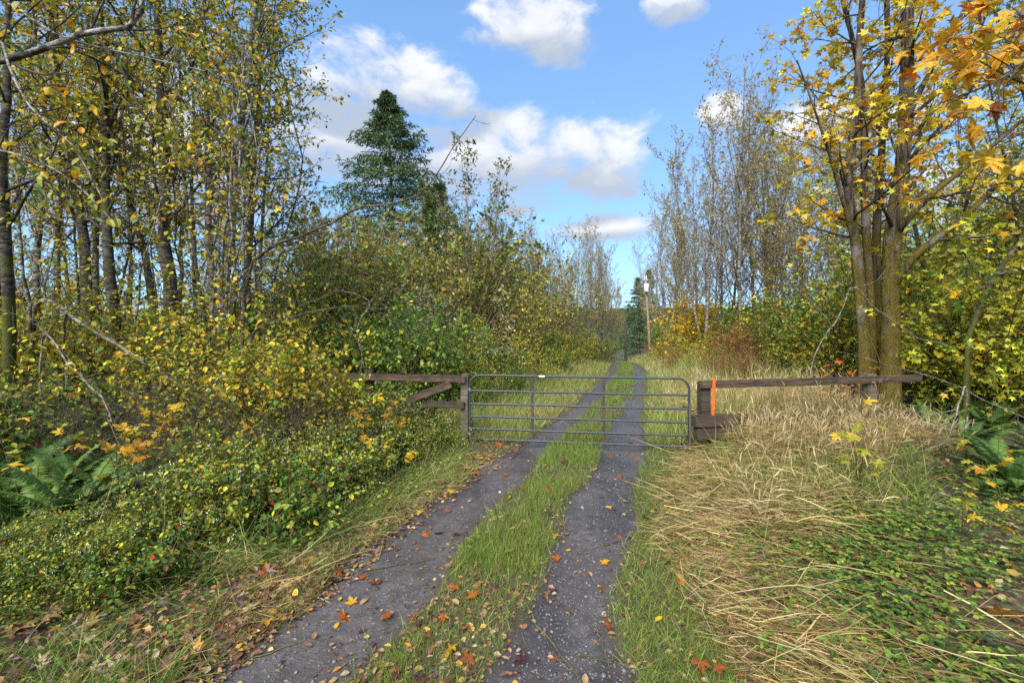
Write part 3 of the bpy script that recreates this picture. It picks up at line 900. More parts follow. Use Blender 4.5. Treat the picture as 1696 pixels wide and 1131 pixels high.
SNOW = [shrub_meshes('snowberry', np.random.default_rng(300 + k), .95, 20, 1.0, OVAL, .036, [(.33, .33, .03), LIM, GRN, (.17, .19, .03), YEL, (.07, .12, .02)], [2.6, .7, 3.0, 2.2, .4, 1.4], 5, 5, keep=.85, berries=60, r=.006, lv2=6, lv3=5, lo=.42, wig=.2) for k in range(3)]
DARKS = [shrub_meshes('bramble', np.random.default_rng(310 + k), .8, 18, 1.15, OVAL, .055, [GRN, DGR, OLI, YGR, BRN, RED], [4, 2.5, 1.5, 1, .5, .2], 5, 4, r=.007, lv2=6, lv3=4, lo=.35, wig=.2) for k in range(2)]
HAZEL = [shrub_meshes('hazel', np.random.default_rng(320 + k), 3.2, 15, .75, OVAL, .085, [YGR, YEL, LIM, OLI, GRN, GOLD], [3, 2, 1.2, 2.2, 2.2, .5], 4, 4, r=.024, lv2=9, lv3=6, droop=.3, keep=.6, wig=.22, lo=.2) for k in range(3)]
GREENS = [shrub_meshes('green_shrub', np.random.default_rng(330 + k), 2.7, 18, .85, OVAL, .08, [GRN, (.13, .22, .03), OLI, YGR, DGR], [4, 2.5, 1.2, 1.5, 1], 6, 5, r=.02, lv2=9, lv3=6) for k in range(2)]
YELS = [shrub_meshes('yellow_shrub', np.random.default_rng(340 + k), 2.2, 18, .75, OVAL, .062, [YEL, GOLD, YGR, LIM, OLI, GRN], [2.4, .8, 2.6, 1.0, 2.6, 2.2], 4, 4, r=.013, lv2=9, lv3=6, wig=.2, lo=.25) for k in range(2)]
WCOL = [([(.40, .37, .05), (.48, .44, .05), (.26, .24, .05), (.20, .27, .05)], [3, 2, 2, 2]), ([(.36, .24, .08), (.28, .15, .06), (.42, .33, .07), (.26, .23, .06)], [3, 2, 2, 2]), ([(.15, .23, .045), (.24, .29, .05), (.36, .34, .05), (.10, .16, .04)], [3, 3, 2, 1])]
WILLOW = [shrub_meshes('willow', np.random.default_rng(350 + k), 6.8, 12, .55, OVAL, .15, *WCOL[k], 4, 5, r=.05, lv2=10, lv3=5, up=.05, wood=M_GREYBARK, keep=[.7, .5, .8][k], lo=.2, wig=.18) for k in range(3)]
REDB = shrub_meshes('red_brush', np.random.default_rng(360), 2.4, 18, .8, DIAMOND, .08, [(.26, .09, .03), BRN, (.34, .15, .03), OLI, ORA], [3, 2, 2, 1.4, .5], 5, 4, r=.015, lv2=9, lv3=6, keep=.8)
VMAPLE = [shrub_meshes('vine_maple', np.random.default_rng(370 + k), 4.2, 14, .8, MAPLE_LO, .12, [GOLD, YEL, ORA, YGR, LIM], [3, 3, 1.1, 1.8, .8], 4, 4, r=.03, lv2=9, lv3=5, wood=M_DARKBARK, droop=.15, keep=.8) for k in range(2)]
VGREEN = [shrub_meshes('lime_maple', np.random.default_rng(380 + k), 4.6, 15, .85, MAPLE_LO, .115, [LIM, YGR, YEL, GRN, OLI], [3, 3, 1.6, 2, 1.2], 4, 4, r=.036, lv2=10, lv3=6, wood=M_DARKBARK, droop=.15, keep=.75) for k in range(2)]
LICH = shrub_meshes('lichen_shrub', np.random.default_rng(390), 3.0, 16, .8, DIAMOND, .07, [(.34, .36, .22), (.24, .26, .14), OLI], [3, 2, 1], 4, 3, r=.02, lv2=10, lv3=7, wood=M_GREYBARK)
BARESH = shrub_meshes('bare_shrub', np.random.default_rng(395), 1.7, 16, .8, DIAMOND, .05, [BRN, YGR, OLI], [1, 1, 1], 1, 1, r=.009, lv2=8, lv3=6, keep=.12, wig=.22)
print('shrubs done')

rng = np.random.default_rng(41)
# thicket along the left verge: front line of the shrubs from ground points, then rows behind it
FRONT = np.array([(-4.6, 3.1), (-3.7, 3.45), (-2.85, 3.85), (-2.25, 4.55), (-1.85, 5.5), (-1.55, 6.6), (-1.25, 7.7), (-1.2, 8.6)])
SN_LABEL = ['snowberry shrub with white berries at the grassy front edge of the verge thicket', 'snowberry shrub with white berries in the middle of the verge thicket', 'tall snowberry shrub at the back of the verge thicket below the hazels']
SN_GATE = 'low snowberry shrub with white berries at the foot of the rail fence'
BR_LABEL = ['dark green bramble bush at the grassy front edge of the verge thicket', 'dark green bramble bush in the middle of the verge thicket', 'dark green bramble bush at the back of the thicket below the hazels']
cnt = 0
for row, (off, step, hs) in enumerate(((.45, .52, .88), (1.0, .6, 1.0), (1.65, .7, 1.1), (2.4, .8, 1.15), (3.3, 1.0, 1.2))):
    line = catmull([(x - off * .75, y + off * .62, 0) for x, y in FRONT], 60)
    L = np.concatenate([[0], np.cumsum(np.linalg.norm(np.diff(line, axis=0), axis=1))])
    for s in np.arange(.2, L[-1], step):
        x = np.interp(s, L, line[:, 0]) + rng.normal() * .12; y = np.interp(s, L, line[:, 1]) + rng.normal() * .12
        if y > 8.3 and x > -2.0 and row: continue
        if row >= 1 and x < -3.7 and 3.6 < y < 6.2 and rng.random() < .75: continue
        sc = hs * rng.uniform(.82, 1.12)
        if row == 0 and y > 7.2: sc *= .75
        if CX + x / y * F_PX < 230 and y < 5.6:
            if y > 4.3: continue
            sc *= .42
        cnt += 1
        if rng.random() < (.28 if row < 2 else .4):
            k = rng.integers(2)
            shrub(('dk', k), 'bramble', BR_LABEL[min((row + 1) // 2, 2)], 'shrub', DARKS[k], (x, y, G(x, y)), rng.random() * 6.3, sc * .95, 'brambles in the verge thicket')
        else:
            k = rng.integers(3)
            shrub(('sn', k), 'snowberry_shrub', SN_GATE if y > 7.4 else SN_LABEL[min((row + 1) // 2, 2)], 'shrub', SNOW[k], (x, y, G(x, y)), rng.random() * 6.3, sc, 'snowberry shrubs along the verge')
for i, (px, d, q) in enumerate([(10, 3.5, .5), (70, 3.7, .5), (130, 3.6, .55), (185, 3.75, .6), (230, 3.9, .65), (40, 4.0, .5), (100, 4.15, .5), (165, 4.2, .55), (215, 4.4, .6), (-40, 3.8, .5), (260, 3.7, .6), (-30, 3.3, .5)]):
    if i % 3 == 1:
        shrub(('dk', i % 2), 'bramble', 'low dark green bramble in front of the large sword ferns', 'shrub', DARKS[i % 2], base(px, d), i * 1.9, q, 'brambles in the verge thicket')
    else:
        shrub(('sn', i % 3), 'snowberry_shrub', 'low snowberry shrub with white berries in front of the large sword ferns', 'shrub', SNOW[i % 3], base(px, d), i * 1.9, q, 'snowberry shrubs along the verge')
for (px, d, s, k, lab) in [(468, 7.0, 1.0, 0, 'tall bright yellow leaved shrub standing above the snowberry thicket'), (425, 7.7, .95, 1, 'yellow shrub between the tall bright yellow shrub and the hazels'), (525, 8.2, .62, 0, 'smaller yellow shrub beside the outer end of the rail fence')]:
    shrub(('ye', k), 'yellow_shrub', lab, 'shrub', YELS[k], base(px, d), k * 2.1 + px, s, None)
for i, (px, d, s) in enumerate([(-40, 6.6, 1.5), (40, 7.2, 1.5), (110, 7.4, 1.5), (185, 7.3, 1.4), (255, 7.7, 1.4), (-100, 5.6, 1.4), (330, 7.6, 1.3), (400, 7.4, 1.2), (150, 8.3, 1.7), (30, 8.4, 1.7)]):
    shrub(('dk', i % 2), 'bramble', 'tall dark green bramble bush in the shade between ferns and hazels', 'shrub', DARKS[i % 2], base(px, d), i * 1.3, s, 'tall brambles behind the ferns')
for i, (px, d, s) in enumerate([(20, 9.2, .95), (110, 9.4, .85), (200, 9.0, .85), (290, 9.2, .88), (375, 9.0, .8), (440, 9.6, .85), (60, 11.5, 1.05), (160, 12, 1.0), (250, 11.5, 1.05), (340, 12, 1.05), (420, 12.5, 1.05), (490, 12.5, .9),
                               (-60, 8.5, 1.0), (510, 15, 1.1), (455, 15, 1.2), (390, 16, 1.25), (300, 16, 1.2), (200, 16, 1.2), (100, 16, 1.2), (0, 15, 1.2)]):
    shrub(('hz', i % 3), 'hazel_bush', ['yellow green hazel bush at the feet of the nearer alder trunks, behind the bramble', 'yellow green hazel bush deeper between the alder trunks', 'tall yellow green hazel bush at the back of the wood'][0 if d < 10 else 1 if d < 14 else 2], 'shrub', HAZEL[i % 3], base(px, d), i * 1.3, s, 'hazel undergrowth of the wood')
for i, (px, d, s, lab) in enumerate([(655, 11.2, 1.0, 'big fresh green shrub directly behind the rail fence'), (600, 11.8, .8, 'smaller green shrub leaning against the big one behind the rail fence'), (715, 12.6, .8, 'green shrub behind the hinge post of the gate'), (640, 14.5, 1.0, 'green shrub below the fir tree')]):
    shrub(('gr', i % 2), 'green_shrub', lab, 'shrub', GREENS[i % 2], base(px, d), i * 2.0, s, None)
shrub('lich', 'lichen_shrub', 'pale grey green lichen covered shrub above the green shrubs', 'shrub', LICH, base(715, 15), .5, 1.15, None)
WL = [' willow bush in the thicket behind the green shrubs and rail fence', ' willow bush in the thicket bordering the track beyond the gate', ' willow bush far back in the thicket near the bare grey alder clump']
for i, (px, d, s) in enumerate([(560, 18, .7), (610, 20, .75), (660, 21, .8), (720, 20, .82), (770, 22, .95), (815, 24, .98), (850, 26, 1.0), (880, 29, 1.0), (905, 33, 1.0), (740, 26, 1.0), (800, 30, 1.1), (690, 27, .95), (925, 38, .9), (545, 22, .85), (590, 26, .9), (640, 28, .95), (500, 19, .85), (840, 34, 1.05), (870, 22, .62), (900, 26, .55), (530, 17, .85), (570, 20, 1.0), (625, 23, 1.08), (680, 24, 1.12), (760, 30, 1.25), (820, 33, 1.25)]):
    shrub(('wi', i % 3), 'willow_bush', ['yellow olive', 'russet brown', 'mid green'][i % 3] + WL[0 if px < 745 and d < 28 else 1 if d < 28 else 2], 'shrub', WILLOW[i % 3], base(px, d), i * 1.9, s, 'willow thicket beyond the gate')
for i, (px, d, s) in enumerate([(770, 14, .62), (820, 16, .6), (860, 19, .65), (895, 22, .65), (925, 26, .75), (945, 31, .8), (965, 37, .9), (985, 44, .9), (800, 18, .8), (750, 17, .9), (1000, 58, 1.1), (1008, 72, 1.2)]):
    shrub(('gr2', i % 2), 'green_bush', 'low green and olive bush at the edge of the track beyond the gate', 'shrub', GREENS[i % 2] if i % 3 else HAZEL[0], base(px, d), i * 1.1, s, 'bushes along the track beyond the gate')

for i, (px, d, s) in enumerate([(300, 5.4, .8), (400, 5.8, .85), (470, 6.3, .9), (350, 6.6, 1.0), (250, 6.0, .95), (560, 6.9, .75), (650, 8.0, .7), (180, 6.6, 1.0), (90, 6.3, 1.0), (430, 7.0, 1.1), (230, 4.6, .6), (520, 6.2, .7)]):
    shrub('bare', 'bare_shrub', 'leafless brown twiggy shrub sticking out of the verge thicket', 'shrub', BARESH, base(px, d), i * 1.37, s, 'leafless shrubs in the verge thicket')
for i, (px, d, s) in enumerate([(1118, 24, .45), (1150, 21, .42), (1185, 18, .42), (1095, 31, .5), (1085, 40, .6), (1130, 28, .6), (1215, 16, .45), (1170, 24, .6), (1245, 15, .45)]):
    shrub(('bank', i % 2), 'bank_bush', ['low russet bush in the tall grass of the bank beyond the gate', 'low olive bush in the tall grass of the bank beyond the gate'][i % 2], 'shrub', [REDB, HAZEL[1]][i % 2], base(px, d), i * 1.9, s, 'low bushes on the grassy bank')
for i, (px, d, s) in enumerate([(800, 12.8, .42), (850, 14.5, .42), (890, 17, .42), (925, 20.5, .45), (950, 25, .5), (780, 12, .4), (975, 32, .6)]):
    shrub(('lb', i % 2), 'low_bush', 'low green bush between the meadow grass and the willow thicket', 'shrub', [HAZEL[2], GREENS[1]][i % 2], base(px, d), i * 2.1, s, 'low bushes beyond the gate')

# ---- tall fir
def conifer_meshes(name, rng, h, r, nb, blen, cols, wts, nl=16, nn=7, dense=.36, crown0=.06):
    P, R = trunk_line(h, r, rng, 14, wig=.012, tip=.04)
    gt, gc = Geo().add(*tubes(P[None], R[None], 8)), Geo()
    t = (np.arange(nb) + rng.random(nb)) / nb * (.985 - crown0) + crown0
    f = t * 13; i = f.astype(int); w = (f - i)[:, None]
    S = P[i] * (1 - w) + P[np.minimum(i + 1, 13)] * w
    a = np.arange(nb) * 2.399 + rng.normal(size=nb) * .3
    D = np.stack([np.cos(a), np.sin(a), np.where(t > .75, .28, .06) + rng.normal(size=nb) * .1], -1)
    L = blen * np.interp(t, [0, .3, .54, .77, .93, 1], [.8, .92, .70, .36, .10, .02]) * rng.uniform(.55, 1.12, nb)
    B = walk(S, D, L, 8, .05, -.03, rng)
    BR = taper(np.maximum(.045 * L / blen, .008), 8, .2)
    gc.add(*tubes(B, BR, 4))
    S2, D2, r2, t2, pl = kids(B, BR, nl, .12, 1, .95, rng, .15, True)
    L2 = pl * .34 * (1 - .6 * t2) * rng.uniform(.7, 1.2, len(t2)) + .12
    D2[:, 2] -= .12
    B2 = walk(S2, D2, L2, 4, .09, -.05, rng)
    for PP, m in ((B2, nn), (B, nn * 2)):
        leaf_geo(gc, PP, m, rng, NEEDLE, dense, cols, wts, 1, .12, .0, .3, .25, .55, wid=1.3)
    return gt.mesh(name + '_trunk', M_TWIG, True), gc.mesh(name + '_crown', [M_TWIG, M_NEEDLE])
FIRC = ([(.085, .135, .055), (.11, .165, .055), (.055, .095, .045), (.15, .19, .06)], [3, 3, 2, 1])
fir = conifer_meshes('fir', np.random.default_rng(400), 20.3, .28, 270, 8.8, *FIRC, nl=22, nn=10, dense=.25)
tree_thing('fir_tree', 'tall dark green fir rising above the willow thicket', 'tree', base(652, 35), fir)
sp2 = conifer_meshes('spruce', np.random.default_rng(401), 14, .2, 120, 4.6, *FIRC, nl=14, nn=7, dense=.30)
for i, (px, d, s, lab) in enumerate([(728, 40, 1.12, 'smaller fir close beside the tall fir'), (1058, 84, 1.02, 'dark conifer at the bend of the track behind the utility pole'), (1072, 95, 1.25, 'taller conifer behind the bend of the track'), (1042, 105, .85, 'small blue green conifer closing the view along the track')]):
    place('sp', 'conifer_tree', lab, 'tree', sp2, base(px, d), i * 2.0, s, None)
rng = np.random.default_rng(402)
for i in range(26):
    px, d = [(1005 + i * 4.0, 140 + rng.random() * 60), (560 - i * 9, 60 + rng.random() * 25)][i % 2]
    place('sp', 'conifer_tree', 'distant dark conifer in the far tree line', 'tree', sp2, base(px, d), rng.random() * 6, rng.uniform(.62, .9), 'far tree line conifers')
# slim half bare tree right of the fir
rng = np.random.default_rng(410)
ms = tree_meshes('slim_alder', [trunk_line(10.8, .075, rng, 12), trunk_line(9.6, .06, rng, 12, (.10, .0))], [lev(22, .25, .97, .6, (.14, .24), 7, .1, .08, .4, .25, .2, .5, sides=4), lev(6, .2, 1, .7, (.3, .5), 5, .12, .03, .5, .3, .2, .4, sides=3), lev(4, .2, 1, .6, (.3, .5), 4, .12, 0, .5, .4, .2, .3, sides=3)],
                 rng, M_GREYBARK, M_GREYBARK, [(2, 4, dict(tmpl=DIAMOND, size=.13, cols=[OLI, DGR, BRN, GRN], wts=[3, 2, 1, 1], keep=.6))])
tree_thing('alder_tree', 'slim half bare alder beside the tall fir', 'tree', base(783, 22), ms)
rng = np.random.default_rng(411)
ms = tree_meshes('green_alder', [trunk_line(9.5, .10, rng, 12)], ALDER_LV, rng, M_ALDER, M_TWIG, [(1, 5, dict(tmpl=DIAMOND, size=.13, cols=[(.06, .10, .03), GRN, OLI], wts=[2, 2, 2])), (2, 5, dict(tmpl=DIAMOND, size=.13, cols=[(.06, .10, .03), GRN, OLI], wts=[2, 2, 2]))])
ga = tree_thing('alder_tree', 'round topped green alder in front of the fir', 'tree', base(712, 24), ms)
for i, (px, d, sc, lab) in enumerate([(765, 27, .85, 'green alder between the slim half bare alder and the fir'), (835, 30, .9, 'green alder rising from the willow thicket beyond the gate'), (600, 24, .8, 'green alder rising between the wood and the fir'), (535, 20, .75, 'green alder at the outer edge of the leafy wood'), (890, 36, .95, 'far green alder next to the bare grey alder clump')]):
    copy_thing(ga, base(px, d), i * 1.7, sc, lab)

# ---- bare alders
BARE_LV = [lev(30, .20, .97, .68, (.17, .34), 9, .10, .12, .45, .3, .15, .45, sides=4, rmin=.012),
           lev(7, .2, 1, .55, (.28, .5), 6, .12, .10, .55, .4, .2, .3, sides=3, rmin=.009),
           lev(4, .2, 1, .6, (.30, .55), 4, .14, .05, .65, .6, .25, .3, sides=3, rmin=.0065)]
BARE = []
for k in range(4):
    rng = np.random.default_rng(420 + k)
    tr = [trunk_line(15, .12, rng, 14, (rng.normal() * .04, rng.normal() * .04), .03)]
    if k % 2:
        tr.append(trunk_line(13, .085, rng, 14, (rng.normal() * .1, rng.normal() * .1), .03))
    lf_ = [(2, 3, dict(tmpl=DIAMOND, size=.13, cols=[(.34, .29, .08), (.30, .19, .08), (.38, .29, .14), YGR], wts=[3, 2, 3, 2.2], keep=[.55, .85, .4, 1][k]))]
    BARE.append(tree_meshes('bare_alder', tr, BARE_LV, rng, M_ALDER, M_GREYBARK, lf_))
for i, (px, top, d) in enumerate([(958, 385, 42), (985, 395, 46), (1003, 425, 52), (940, 430, 44), (970, 440, 38), (1012, 470, 62), (948, 400, 46), (994, 410, 48), (975, 385, 50), (1006, 455, 56), (930, 440, 40)]):
    b = base(px, d); h = CAMZ + (HY - top) / F_PX * d - b[2]
    place(('bare', i % 4), 'bare_alder', 'bare grey alder of the clump beside the track beyond the willow thicket', 'tree', BARE[i % 4], b, i * 1.7, h / 15.0, 'bare alder clump beyond the thicket')
for i, (px, top, d) in enumerate([(560, 365, 20), (612, 385, 23), (692, 365, 26), (748, 345, 25), (803, 330, 26), (832, 360, 29), (864, 375, 31), (893, 392, 34), (916, 408, 38), (520, 350, 19), (585, 400, 28)]):
    b = base(px, d); h = CAMZ + (HY - top) / F_PX * d - b[2]
    place(('bare', (1, 3, 0)[i % 3]), 'bare_alder', 'thin half bare alder sticking out of the willow thicket beyond the rail fence', 'tree', BARE[(1, 3, 0)[i % 3]], b, i * 2.9, h / 15.0, 'thin alders in the willow thicket')
for i, (px, top, d, lab) in enumerate([
        (1088, 375, 60, None), (1102, 345, 48, None), (1120, 330, 42, None), (1138, 300, 38, None), (1150, 260, 33, None),
        (1166, 190, 27, 'tall pale stemmed bare alder above the golden vine maple'), (1192, 240, 30, None), (1212, 210, 31, None),
        (1231, 125, 24, 'tallest white stemmed bare alder right of the track'), (1254, 165, 26, None), (1276, 150, 24, None),
        (1300, 175, 22, None), (1322, 200, 23, None), (1345, 160, 20, None), (1372, 210, 21, None), (1265, 300, 34, None), (1330, 300, 34, None), (1400, 200, 26, None),
        (1080, 400, 75, None), (1440, 190, 24, None), (1380, 330, 30, None), (1180, 330, 40, None)]):
    b = base(px, d); h = CAMZ + (HY - top) / F_PX * d - b[2]
    place(('bare', i % 4), 'bare_alder', lab or ('distant bare grey alder behind the utility pole' if d > 41 else 'nearly bare grey alder between the golden vine maple and the tallest white stemmed alder' if px < 1231 else 'nearly bare grey alder between the tallest white stemmed alder and the mossy maple' if px < 1420 else 'nearly bare grey alder behind the mossy maple trunks'), 'tree', BARE[i % 4], b, i * 2.3, h / 15.0 * (1 if lab else .92), None if lab else 'bare alder row right of the track')

# ---- understorey right
for i, (px, d, s, lab) in enumerate([(1128, 30, 1.0, 'golden orange vine maple behind the utility pole'), (1160, 33, 1.05, 'yellow vine maple beside the golden one under pale alders'), (1375, 15, .55, 'small orange vine maple near the mossy maple trunks')]):
    shrub(('vm', i % 2), 'vine_maple', lab, 'shrub', VMAPLE[i % 2], base(px, d), i * 1.4, s, None)
for i, (px, d, s) in enumerate([(1215, 21, .75), (1258, 19, .8), (1292, 22, .75)]):
    shrub('redb', 'russet_brush', 'russet brown brush under the bare alders right of the track', 'shrub', REDB, base(px, d), i * 1.4, s, 'russet brush under the alders')
for i, (px, d, s) in enumerate([(1180, 36, 1.2), (1215, 30, 1.2), (1250, 25, 1.1), (1290, 22, 1.2), (1330, 18, 1.05), (1370, 19, 1.3), (1400, 15, 1.0), (1340, 26, 1.5), (1430, 18, 1.2), (1270, 32, 1.5), (1310, 15.5, .7), (1355, 14, .65), (1100, 55, 1.3), (1120, 48, 1.2), (1085, 75, 1.5), (1145, 42, 1.1)]):
    shrub(('ug', i % 2), 'olive_bush', 'olive green bush in the undergrowth below the bare alder row', 'shrub', HAZEL[i % 3] if i % 2 else GREENS[i % 2], base(px, d), i * 1.7, s, 'undergrowth below the alder row')
for i, (px, d, s) in enumerate([(1540, 10.5, .62), (1590, 10.0, .70), (1650, 9.6, .7), (1700, 10, .8), (1560, 13, 1.0), (1620, 13, 1.1), (1680, 12.5, 1.15), (1740, 11, 1.1), (1500, 14, .9), (1530, 17, 1.3), (1600, 18, 1.5), (1460, 19, 1.3), (1680, 17, 1.5), (1760, 14, 1.3), (1800, 9, 1.0)]):
    shrub(('vg', i % 2), 'vine_maple', ['low lime green vine maple above the bank ferns past the timber fence', 'lime green vine maple in the dense growth behind the bank ferns', 'tall lime green vine maple at the back of the dense growth'][0 if s < .85 else 1 if s < 1.2 else 2], 'shrub', VGREEN[i % 2], base(px, d), i * 1.9, s, 'lime green vine maples')
VTALL = []
for k in range(2):
    rng = np.random.default_rng(440 + k)
    tr = [trunk_line(11 - j, .10 - .02 * j, rng, 13, (rng.normal() * .22, rng.normal() * .15), .07) for j in range(3)]
    VTALL.append(tree_meshes('mossy_tree', tr, [lev(15, .15, .97, .9, (.2, .36), 9, .16, .02, .42, .3, .25, .45, sides=5), lev(7, .15, 1, .8, (.28, .5), 6, .18, -.04, .5, .3, .3, .4, sides=3, rmin=.005), lev(5, .15, 1, .7, (.35, .6), 4, .18, -.06, .55, .5, .3, .3, sides=3, rmin=.004)],
                 rng, M_DARKBARK, M_DARKBARK, [(2, 4, dict(tmpl=DIAMOND, size=.10, cols=[OLI, YGR, LIM, YEL, GRN], wts=[3, 3, 1, 1, 1.4], keep=.7))]))
for i, (px, d) in enumerate([(1575, 13.5), (1655, 12), (1730, 11), (1620, 17), (1560, 19), (1790, 13), (1850, 9), (1700, 18)]):
    place(('vt', i % 2), 'mossy_tree', 'crooked dark mossy tree with olive leaves right of the big maple', 'tree', VTALL[i % 2], base(px, d), i * 2.0, .95 + .05 * (i % 3), 'crooked mossy trees')
print('right done')

# ---- the multi-stemmed maple behind the timber fence
rng = np.random.default_rng(450)
mb = base(1458, 10.2)
def mpath(pts, d0, d1, r0, r1, n=18):
    P = catmull([px3(x, y, d0 + (d1 - d0) * i / (len(pts) - 1)) for i, (x, y) in enumerate(pts)], n) - mb
    return P, np.linspace(r0, r1, n)
def rough_tube(P, R, rng, n=70, sides=22, amp=.16):
    """trunk with furrows, burls and root flare"""
    P2 = catmull(P, n)
    s0 = np.linspace(0, 1, len(P)); s1 = np.linspace(0, 1, n)
    V, F = tubes(P2[None], np.interp(s1, s0, R)[None], sides)
    V = V.reshape(n, sides, 3)
    th = np.arange(sides) / sides * 2 * np.pi
    ph = rng.random(6) * 6.28
    L = np.linalg.norm(np.diff(P2, axis=0), axis=1).sum() * s1[:, None]
    k = amp * (.55 * np.sin(th * 3 + ph[0] + L * .5) * np.exp(-L * .5) * 1.6 + .35 * np.sin(th * 5 + ph[1] + .7 * np.sin(L * 1.3)) + .4 * np.sin(th * 2 + L * 2.1 + ph[2]) + .3 * np.sin(th * 7 + L * 6 + ph[3]) + rng.normal(size=(n, sides)) * .28)
    V = P2[:, None] + (V - P2[:, None]) * (1 + k)[..., None]
    return V.reshape(-1, 3), F
STEMS = [mpath([(1432, 672), (1430, 560), (1416, 396), (1405, 300), (1419, 170), (1425, 40), (1440, -120)], 10.0, 9.6, .125, .04),
         mpath([(1446, 672), (1444, 540), (1432, 330), (1428, 150), (1396, 0), (1370, -120)], 10.3, 10.0, .10, .035),
         mpath([(1458, 672), (1454, 540), (1452, 380), (1462, 220), (1470, 60), (1462, -120)], 10.5, 10.9, .105, .04),
         mpath([(1474, 672), (1474, 540), (1478, 396), (1495, 272), (1501, 170), (1504, 0), (1512, -140)], 9.9, 9.7, .185, .085)]
for P, R in STEMS:
    R[0] *= 1.6; R[1] *= 1.15; P[0, 2] = -.25
LIMBS = [mpath([(1482, 470), (1500, 445), (1522, 418), (1594, 362), (1668, 289), (1740, 220)], 9.8, 8.8, .085, .03),
         mpath([(1488, 385), (1500, 368), (1543, 322), (1622, 260), (1696, 198), (1760, 150)], 9.8, 8.6, .065, .02),
         mpath([(1420, 420), (1395, 330), (1372, 250), (1345, 170), (1320, 100)], 9.9, 9.0, .05, .012),
         mpath([(1500, 200), (1540, 120), (1585, 40), (1630, -60)], 9.7, 9.0, .06, .015)]
gt, gc = Geo(), Geo()
for P, R in STEMS:
    gt.add(*rough_tube(P, R, rng))
for P, R in LIMBS:
    gt.add(*tubes(P[None], R[None], 8))
ML = [lev(17, .32, .97, 1.0, (.13, .25), 9, .10, .0, .34, .25, .25, .45, sides=5), lev(6, .2, 1, .8, (.3, .5), 6, .13, .0, .5, .35, .3, .35, sides=4), lev(4, .2, 1, .7, (.35, .55), 4, .13, -.02, .55, .5, .3, .3, sides=3)]
lv = grow(STEMS, ML, rng)
lv2 = grow(LIMBS, [lev(7, .25, 1, .8, (.22, .4), 7, .13, .02, .5, .3, .3, .4, sides=4), lev(5, .2, 1, .8, (.3, .55), 5, .14, 0, .5, .4, .3, .3, sides=3)], rng)
gt.add(*tubes(lv[0][0], lv[0][1], 5))
for P, R, sdd in lv[1:] + lv2:
    gc.add(*tubes(P, R, sdd))
MC = dict(tmpl=MAPLE_LO, size=.125, cols=[(.68, .36, .02), (.66, .46, .03), ORA, LIM, (.40, .16, .03)], wts=[2, 6, .2, 1.6, .2], droop=.15, keep=.55, spread=.9)
leaf_geo(gc, lv[2][0], 4, rng, **MC); leaf_geo(gc, lv[1][0], 3, rng, **MC); leaf_geo(gc, lv2[1][0], 2, rng, **MC)
tree_thing('maple_tree', 'big multi stemmed maple with mossy trunks and golden leaves behind the timber fence', 'tree', mb, (gt.mesh('maple_trunk', M_MAPLE, True), gc.mesh('maple_crown', [M_TWIG, M_LEAF])))

# ================================================================== GROUND COVER
GRASSC = ([(.16, .25, .03), (.11, .19, .025), (.23, .26, .05), (.34, .27, .11), (.24, .18, .07)], [3.4, 2.8, 2, 1.2, .9])
STRAWC = ([(.52, .40, .17), (.40, .285, .105), (.27, .18, .065), (.60, .48, .25), (.23, .21, .06), (.13, .085, .04)], [3, 3, 2.4, 1.2, 1.2, 1.8])
def centre(y):
    return (rutx(LR, y) + rutx(RR, y)) / 2
def sample(rng, n, y0, y1, xlo, xhi, power=1.6):
    """points between two borders (functions of y), denser towards the camera"""
    u = rng.random(n)
    a, b = y0 ** (1 - power), y1 ** (1 - power)
    y = (a + (b - a) * u) ** (1 / (1 - power))
    lo = xlo(y) if callable(xlo) else np.full(n, float(xlo)); hi = xhi(y) if callable(xhi) else np.full(n, float(xhi))
    return lo + (hi - lo) * rng.random(n), y
def off_ruts(rng, x, y, keep=.06):
    ml, mr = rut_masks(x, y)
    k = rng.random(len(x)) > np.clip(np.maximum(ml, mr) * 1.5, 0, 1 - keep)
    return x[k], y[k]
def patchy(rng, x, y, seed, f=1.6, lo=.0):
    p = smoothstep(-.35, .45, sines(x, y, seed, f, 4))
    k = rng.random(len(x)) < lo + (1 - lo) * p
    return x[k], y[k]
def patch_tint(c, x, y, seed=77):
    """some patches of a sward are greener, others drier"""
    p = smoothstep(-.5, .5, sines(x, y, seed, .9, 4))[:, None]
    lum = c.mean(1, keepdims=True)
    return c * (1 - .5 * p) + .5 * p * lum * np.array([[.95, 1.45, .28]])
def blades(geo, rng, x, y, h, w, cols, wts, n=4, tilt=.35, bend=.25, wig=.10, hvar=.35, flow=None, up=-.06, mat=0, z0=None, tint=True):
    N = len(x)
    z = ground(x, y) - .01 if z0 is None else z0
    a = rng.random(N) * 6.28
    D = np.stack([np.cos(a) * tilt, np.sin(a) * tilt, np.ones(N)], -1) * np.array([1, 1, 1.0]) + rng.normal(size=(N, 3)) * .12
    if flow is not None:
        D = D + flow
    hh = h * np.exp(rng.normal(size=N) * hvar)
    P = walk(np.stack([x, y, z], -1), D, hh, n, wig, up - bend * .25, rng)
    P[..., 2] = np.maximum(P[..., 2], ground(P[..., 0], P[..., 1]) + .004)
    s = np.linspace(0, 1, n)
    Wd = (w * np.exp(rng.normal(size=N) * .25))[:, None] * (1 - s ** 1.6 * .9)[None]
    V, F = ribbons(P, Wd, None, rng)
    cc = palette(rng, N, cols, wts, .22)
    if tint: cc = patch_tint(cc, x, y)
    geo.add(V, F, mat, np.repeat(cc, n * 2, 0))
    return P
def stuff(name, geo, mats, label, cat, smooth=False):
    return tag(link(name, geo.mesh(name, mats, smooth)), label, cat, None, 'stuff')

rng = np.random.default_rng(500)
